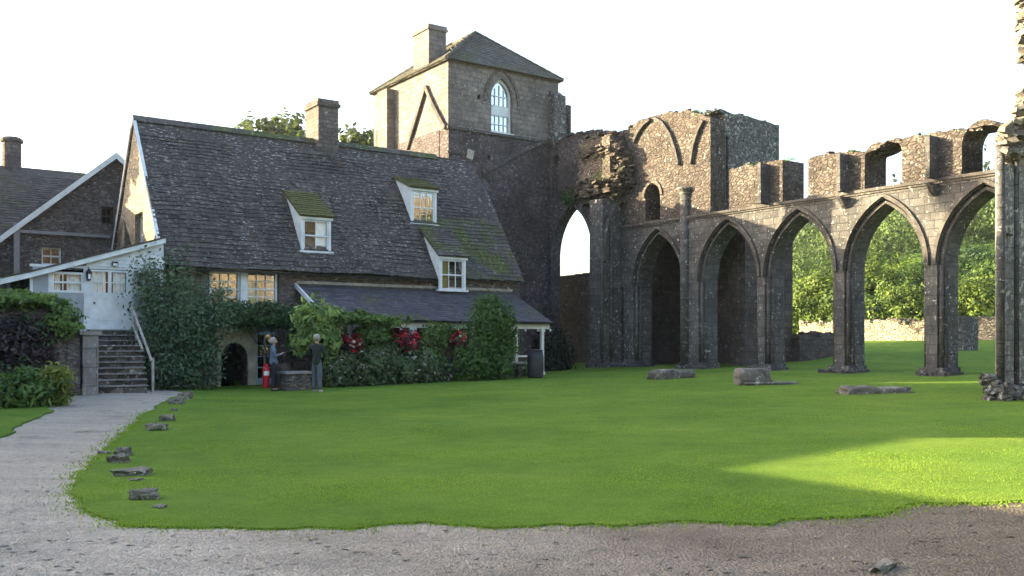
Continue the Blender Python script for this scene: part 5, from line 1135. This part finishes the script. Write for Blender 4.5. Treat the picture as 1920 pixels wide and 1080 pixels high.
t, T, k = person('grey haired woman in a slate blue jumper and dark trousers holding a small camera', pw, math.radians(14), 1.66, wa, BLUE, NAVY, SHOE, bob, True)
cb_ = thing('small_camera', 'small dark camera held up in both hands by the woman', 'camera', (pw[0], pw[1], pw[2]+1.15)); o0 = ORG[t.name]
def local_box(name, c, s, mat, parent):
    me = bpy.data.meshes.new(name); bm = bmesh.new(); bmesh.ops.create_cube(bm, size=1)
    for v in bm.verts: v.co = Vector(T((c[0]+v.co.x*s[0], c[1]+v.co.y*s[1], c[2]+v.co.z*s[2])))+o0-ORG[parent.name]
    bmesh.ops.bevel(bm, geom=bm.edges[:], offset=.004, segments=2, affect='EDGES'); bm.to_mesh(me); bm.free(); return link(name, me, mat, parent)
local_box('camera_body', (.325, .01, 1.215), (.035, .12, .075), M['iron'], cb_); local_box('lens', (.36, .01, 1.215), (.04, .05, .05), M['bin'], cb_); local_box('strap', (.32, .01, 1.14), (.01, .02, .08), M['labelw'], cb_)
pm = PG(594, 736); ma = {'l': ((.02, .25, 1.09), (.20, .17, 1.06), (.27, .13, 1.09)), 'r': ((.02, -.25, 1.09), (.20, -.16, 1.06), (.27, -.12, 1.09))}
person('grey haired man seen from behind in a dark green jumper and grey trousers', pm, math.radians(72), 1.72, ma, GREEN, JEAN, TAN, short, False)
# ================================================================ STONES
def slabthing(label, px, py, parts, cat='stone', mat='slab', name='fallen_stone', group='fallen carved stones on the lawn'):
    p = PG(px, py); m = MB()
    for (du, dv, dh, su, sv, sh_, rz, rough) in parts: m.rock((p[0]+du, p[1]+dv, p[2]+dh), (su, sv, sh_), rough=rough, rotz=rz, sub=3)
    o = m.build(name, M[mat], None, True, True, p); props(o, label, cat, group); return o
slabthing('long low weathered stone block on the grass in front of the first arch', 1262, 710, [(-.45, 0, .12, .62, .36, .26, .35, .25), (.35, .1, .12, .55, .34, .22, -.1, .3)])
slabthing('squared stone block on a flat plinth between the other two fallen stones', 1412, 722, [(-.05, 0, .22, .55, .34, .34, -.45, .12), (.42, -.25, .03, .95, .42, .09, -.45, .15)])
slabthing('flat cracked stone slab lying nearest the camera on the right of the lawn', 1642, 738, [(-.42, .18, .05, .5, .3, .17, -.5, .4), (.32, -.17, .04, .56, .3, .15, -.52, .35)])
rocks = [(270, 926, 27, 14, 'rounded dark mossy boulder nearest the camera at the lawn edge'), (297, 950, 15, 5, 'small flat stone sunk in the grass in front of the nearest boulder'), (252, 884, 34, 10, 'long low mossy stone between the pair of boulders and the nearest boulder'), (256, 899, 14, 4, 'thin sliver of stone just below the long low mossy stone'), (230, 846, 16, 12, 'dark boulder standing behind its paired grey boulder'), (222, 859, 20, 12, 'grey pointed boulder leaning in front of its dark pair'), (198, 848, 14, 4, 'flat stone at the very edge of the gravel path'), (294, 800, 22, 9, 'flat topped slab stone half way along the lawn edge'), (313, 783, 15, 9, 'tilted dark stone just behind the flat topped slab stone'), (327, 768, 7, 4, 'tiny pale stone among the farther edging stones'), (332, 752, 15, 8, 'grey edging stone in front of the farthest stones'), (345, 742, 16, 9, 'dark upright edging stone beside the farthest flat stone'), (352, 737, 9, 5, 'farthest flat edging stone towards the dark shrub')]
for px, py, hw, hh, lab in rocks:
    p = PG(px, py+hh*.8); z = (p[0]*.5736+p[1]*.8192); k = z/FPX
    m = MB(); m.rock((p[0], p[1], p[2]+hh*k*.35), (hw*k*.88, hw*k*.7, hh*k*1.2), rough=.55, rotz=random.uniform(-.5, .3)-.6, sub=3); props(m.build('edging_stone', M['rock'], None, False, True, p), lab, 'stone', 'edging stones along the path side of the lawn')
p = PG(1655, 1066); m = MB(); m.rock((p[0], p[1], p[2]+.01), (.16, .06, .035), rough=.3, rotz=.25, sub=3); props(m.build('flat_stone', M['rock'], None, False, True, p), 'pale flat stone half buried in the gravel at the bottom of the picture', 'stone')
# ================================================================ TREES
def tree(name, label, at_, H, R, mat, n, size, group, blobs=None, cb=.25, lumps=9):
    t = thing(name, label, 'tree', at_, group); bl = []
    for i in range(lumps):
        a = 2.4*i; rr = R*.55*math.sqrt((i+.5)/lumps); z = H*(cb+.15)+(H*(1-cb)*.75)*(1-(i/lumps))*random.uniform(.75, 1.05)
        s = R*random.uniform(.26, .46); bl.append(((at_[0]+rr*math.cos(a), at_[1]+rr*math.sin(a), at_[2]+z), (s, s, s*.8)))
    for i in range(lumps//2):
        a = random.uniform(0, 6.28); bl.append(((at_[0]+R*.6*math.cos(a), at_[1]+R*.6*math.sin(a), at_[2]+H*cb+H*.1), (R*.36, R*.36, R*.28)))
    leaves('crown', bl, n, size, mat, t, spread=.3, clump=14, shell=.85, nb=1.7)
    m = MB(); m.tube([(at_[0], at_[1], at_[2]-.3), (at_[0]+.1, at_[1], at_[2]+H*.35), (at_[0], at_[1]+.1, at_[2]+H*.75)], R*.075, 8, R*.02)
    for c, r in bl[:7]: m.tube([(at_[0], at_[1], at_[2]+H*random.uniform(.2, .45)), ((at_[0]+c[0])/2, (at_[1]+c[1])/2, (at_[2]+H*.35+c[2])/2+.2), c], R*.03, 5, R*.01)
    m.build('trunk', M['bark'], t); return t
def tpx(px, ytop, z, dy=0):
    du, dv = ray(px); u, v = z*du, z*dv; gg = g(u, v); return (u, v, gg), EYE+(HOR-ytop)/FPX*z-gg
GT = 'broadleaved trees behind the boundary wall'
for (px, yt, z, R, mt, nm, lab) in [
    (1490, 515, 52, 3.6, 'tree_d', 'broadleaf_tree', 'dark round tree in the left of the third arch'),
    (1535, 490, 62, 3.6, 'tree_l', 'broadleaf_tree', 'yellow green tree behind the dark round tree in the third arch'),
    (1590, 515, 66, 3.6, 'tree_m', 'broadleaf_tree', 'mid green tree behind the pier between the third and fourth arches'),
    (1640, 465, 66, 4.2, 'tree_l', 'broadleaf_tree', 'tall yellow green tree in the left of the fourth arch'),
    (1690, 520, 60, 3.4, 'tree_l', 'broadleaf_tree', 'bright low tree in the right of the fourth arch against the wall'),
    (1655, 545, 58, 2.6, 'tree_d', 'broadleaf_tree', 'small dark tree low in the fourth arch over the wall'),
    (1730, 470, 68, 4.6, 'tree_m', 'broadleaf_tree', 'mid green tree behind the pier between the fourth and fifth arches'),
    (1810, 440, 74, 4.4, 'tree_d', 'broadleaf_tree', 'dark tall tree in the left of the fifth arch'),
    (1830, 500, 60, 3.6, 'tree_l', 'broadleaf_tree', 'bright bushy tree low in the fifth arch over the wall'),
    (1880, 470, 66, 4.0, 'tree_m', 'broadleaf_tree', 'mid green tree behind the near ruined pier')]:
    z = max(z, 52.5/ray(px)[0]+R*.6+2); a_, h_ = tpx(px, yt, z); tree(nm, lab, a_, h_*.78, R*.95, L[mt], 15000, .10, GT, lumps=17, cb=.12)
a_, h_ = tpx(522, 252, 60); tree('oak_tree', 'tall tree rising behind the house roof beside its chimney', a_, h_, 4.6, L['oak'], 9000, .2, 'trees behind the house', cb=.55, lumps=11)
a_, h_ = tpx(662, 256, 62); tree('oak_tree', 'lower tree behind the house roof between chimney and tower', a_, h_, 2.9, L['oak'], 3600, .2, 'trees behind the house', cb=.55)
# unseen tree added off to the left to shade the arcade
tree('shade_tree', 'tall narrow unseen tree added on the left to shade the arcade', (-4, 50.2, 0), 20.5, 2.0, L['tree_d'], 11000, .2, None, cb=.1, lumps=14)
for i, (u, v, h, R, lab) in enumerate([(36, -8, 13, 4, 'taller unseen tree added behind the camera to break up the window reflections'), (47, -9, 15, 4.5, 'tallest unseen tree added behind the camera to break up the window reflections')]):
    tree('broadleaf_tree', lab, (u, v, g(u, v)), h, R, L['tree_m'], 3500, .22, None, cb=.3)  # added unseen, dark shapes for the window reflections
# far wooded hill: one mass
Vs, Fs, Ts, k0 = [], [], [], 0
def addset(V, F, t):
    global k0
    Vs.append(V); Fs.append(F+k0); Ts.append(t); k0 += len(V)
def far_tree(u, v, conifer, h):
    gg = g(u, v)
    if conifer: bl = [((u, v, gg+h*(.12+.8*i/7)), (h*.17*(1-i/7.4), h*.17*(1-i/7.4), h*.09)) for i in range(7)]; V, F, t = leafset(bl, 560, h*.022, clump=6, spread=.35, shell=.85, aspect=.5, nb=1.6); t = np.clip(t*.55+random.uniform(-.12, .22), 0, 1)
    else: bl = [((u+random.gauss(0, h*.16), v+random.gauss(0, h*.16), gg+h*random.uniform(.35, .75)), (h*.24, h*.24, h*.2)) for i in range(6)]; V, F, t = leafset(bl, 640, h*.021, clump=8, spread=.45, shell=.9, nb=1.8); t = np.clip(t*.6+random.uniform(0, .6), 0, 1)
    addset(V, F, t)
for i in range(560):
    px = random.uniform(1415, 1985); z = 96*(330/96)**(random.random()**.75)
    du, dv = ray(px); con = random.random() < (.08 if z < 125 else .93); far_tree(z*du, z*dv, con, random.uniform(10, 16) if con else random.uniform(6, 10))
props(npmesh('forest', np.concatenate(Vs), np.concatenate(Fs), np.concatenate(Ts), L['forest'] if 'forest' in L else L['conif'], None, (100, 70, 0)), kind='stuff')

hz = MB(); hz.box(-70, 420, -70, 330, -1.6, 75)
hm_ = bpy.data.materials.new('haze air'); hm_.use_nodes = True; ht_ = hm_.node_tree; ht_.nodes.clear(); ho = ht_.nodes.new('ShaderNodeOutputMaterial'); pv = ht_.nodes.new('ShaderNodeVolumePrincipled')
pv.inputs['Color'].default_value = (.86, .90, .95, 1); pv.inputs['Density'].default_value = .0002; pv.inputs['Anisotropy'].default_value = .3; ht_.links.new(pv.outputs[0], ho.inputs['Volume'])
props(hz.build('haze', hm_, None, False, True, (0, 0, 0)), kind='stuff'); SC.cycles.volume_bounces = 0; SC.cycles.volume_step_rate = 10
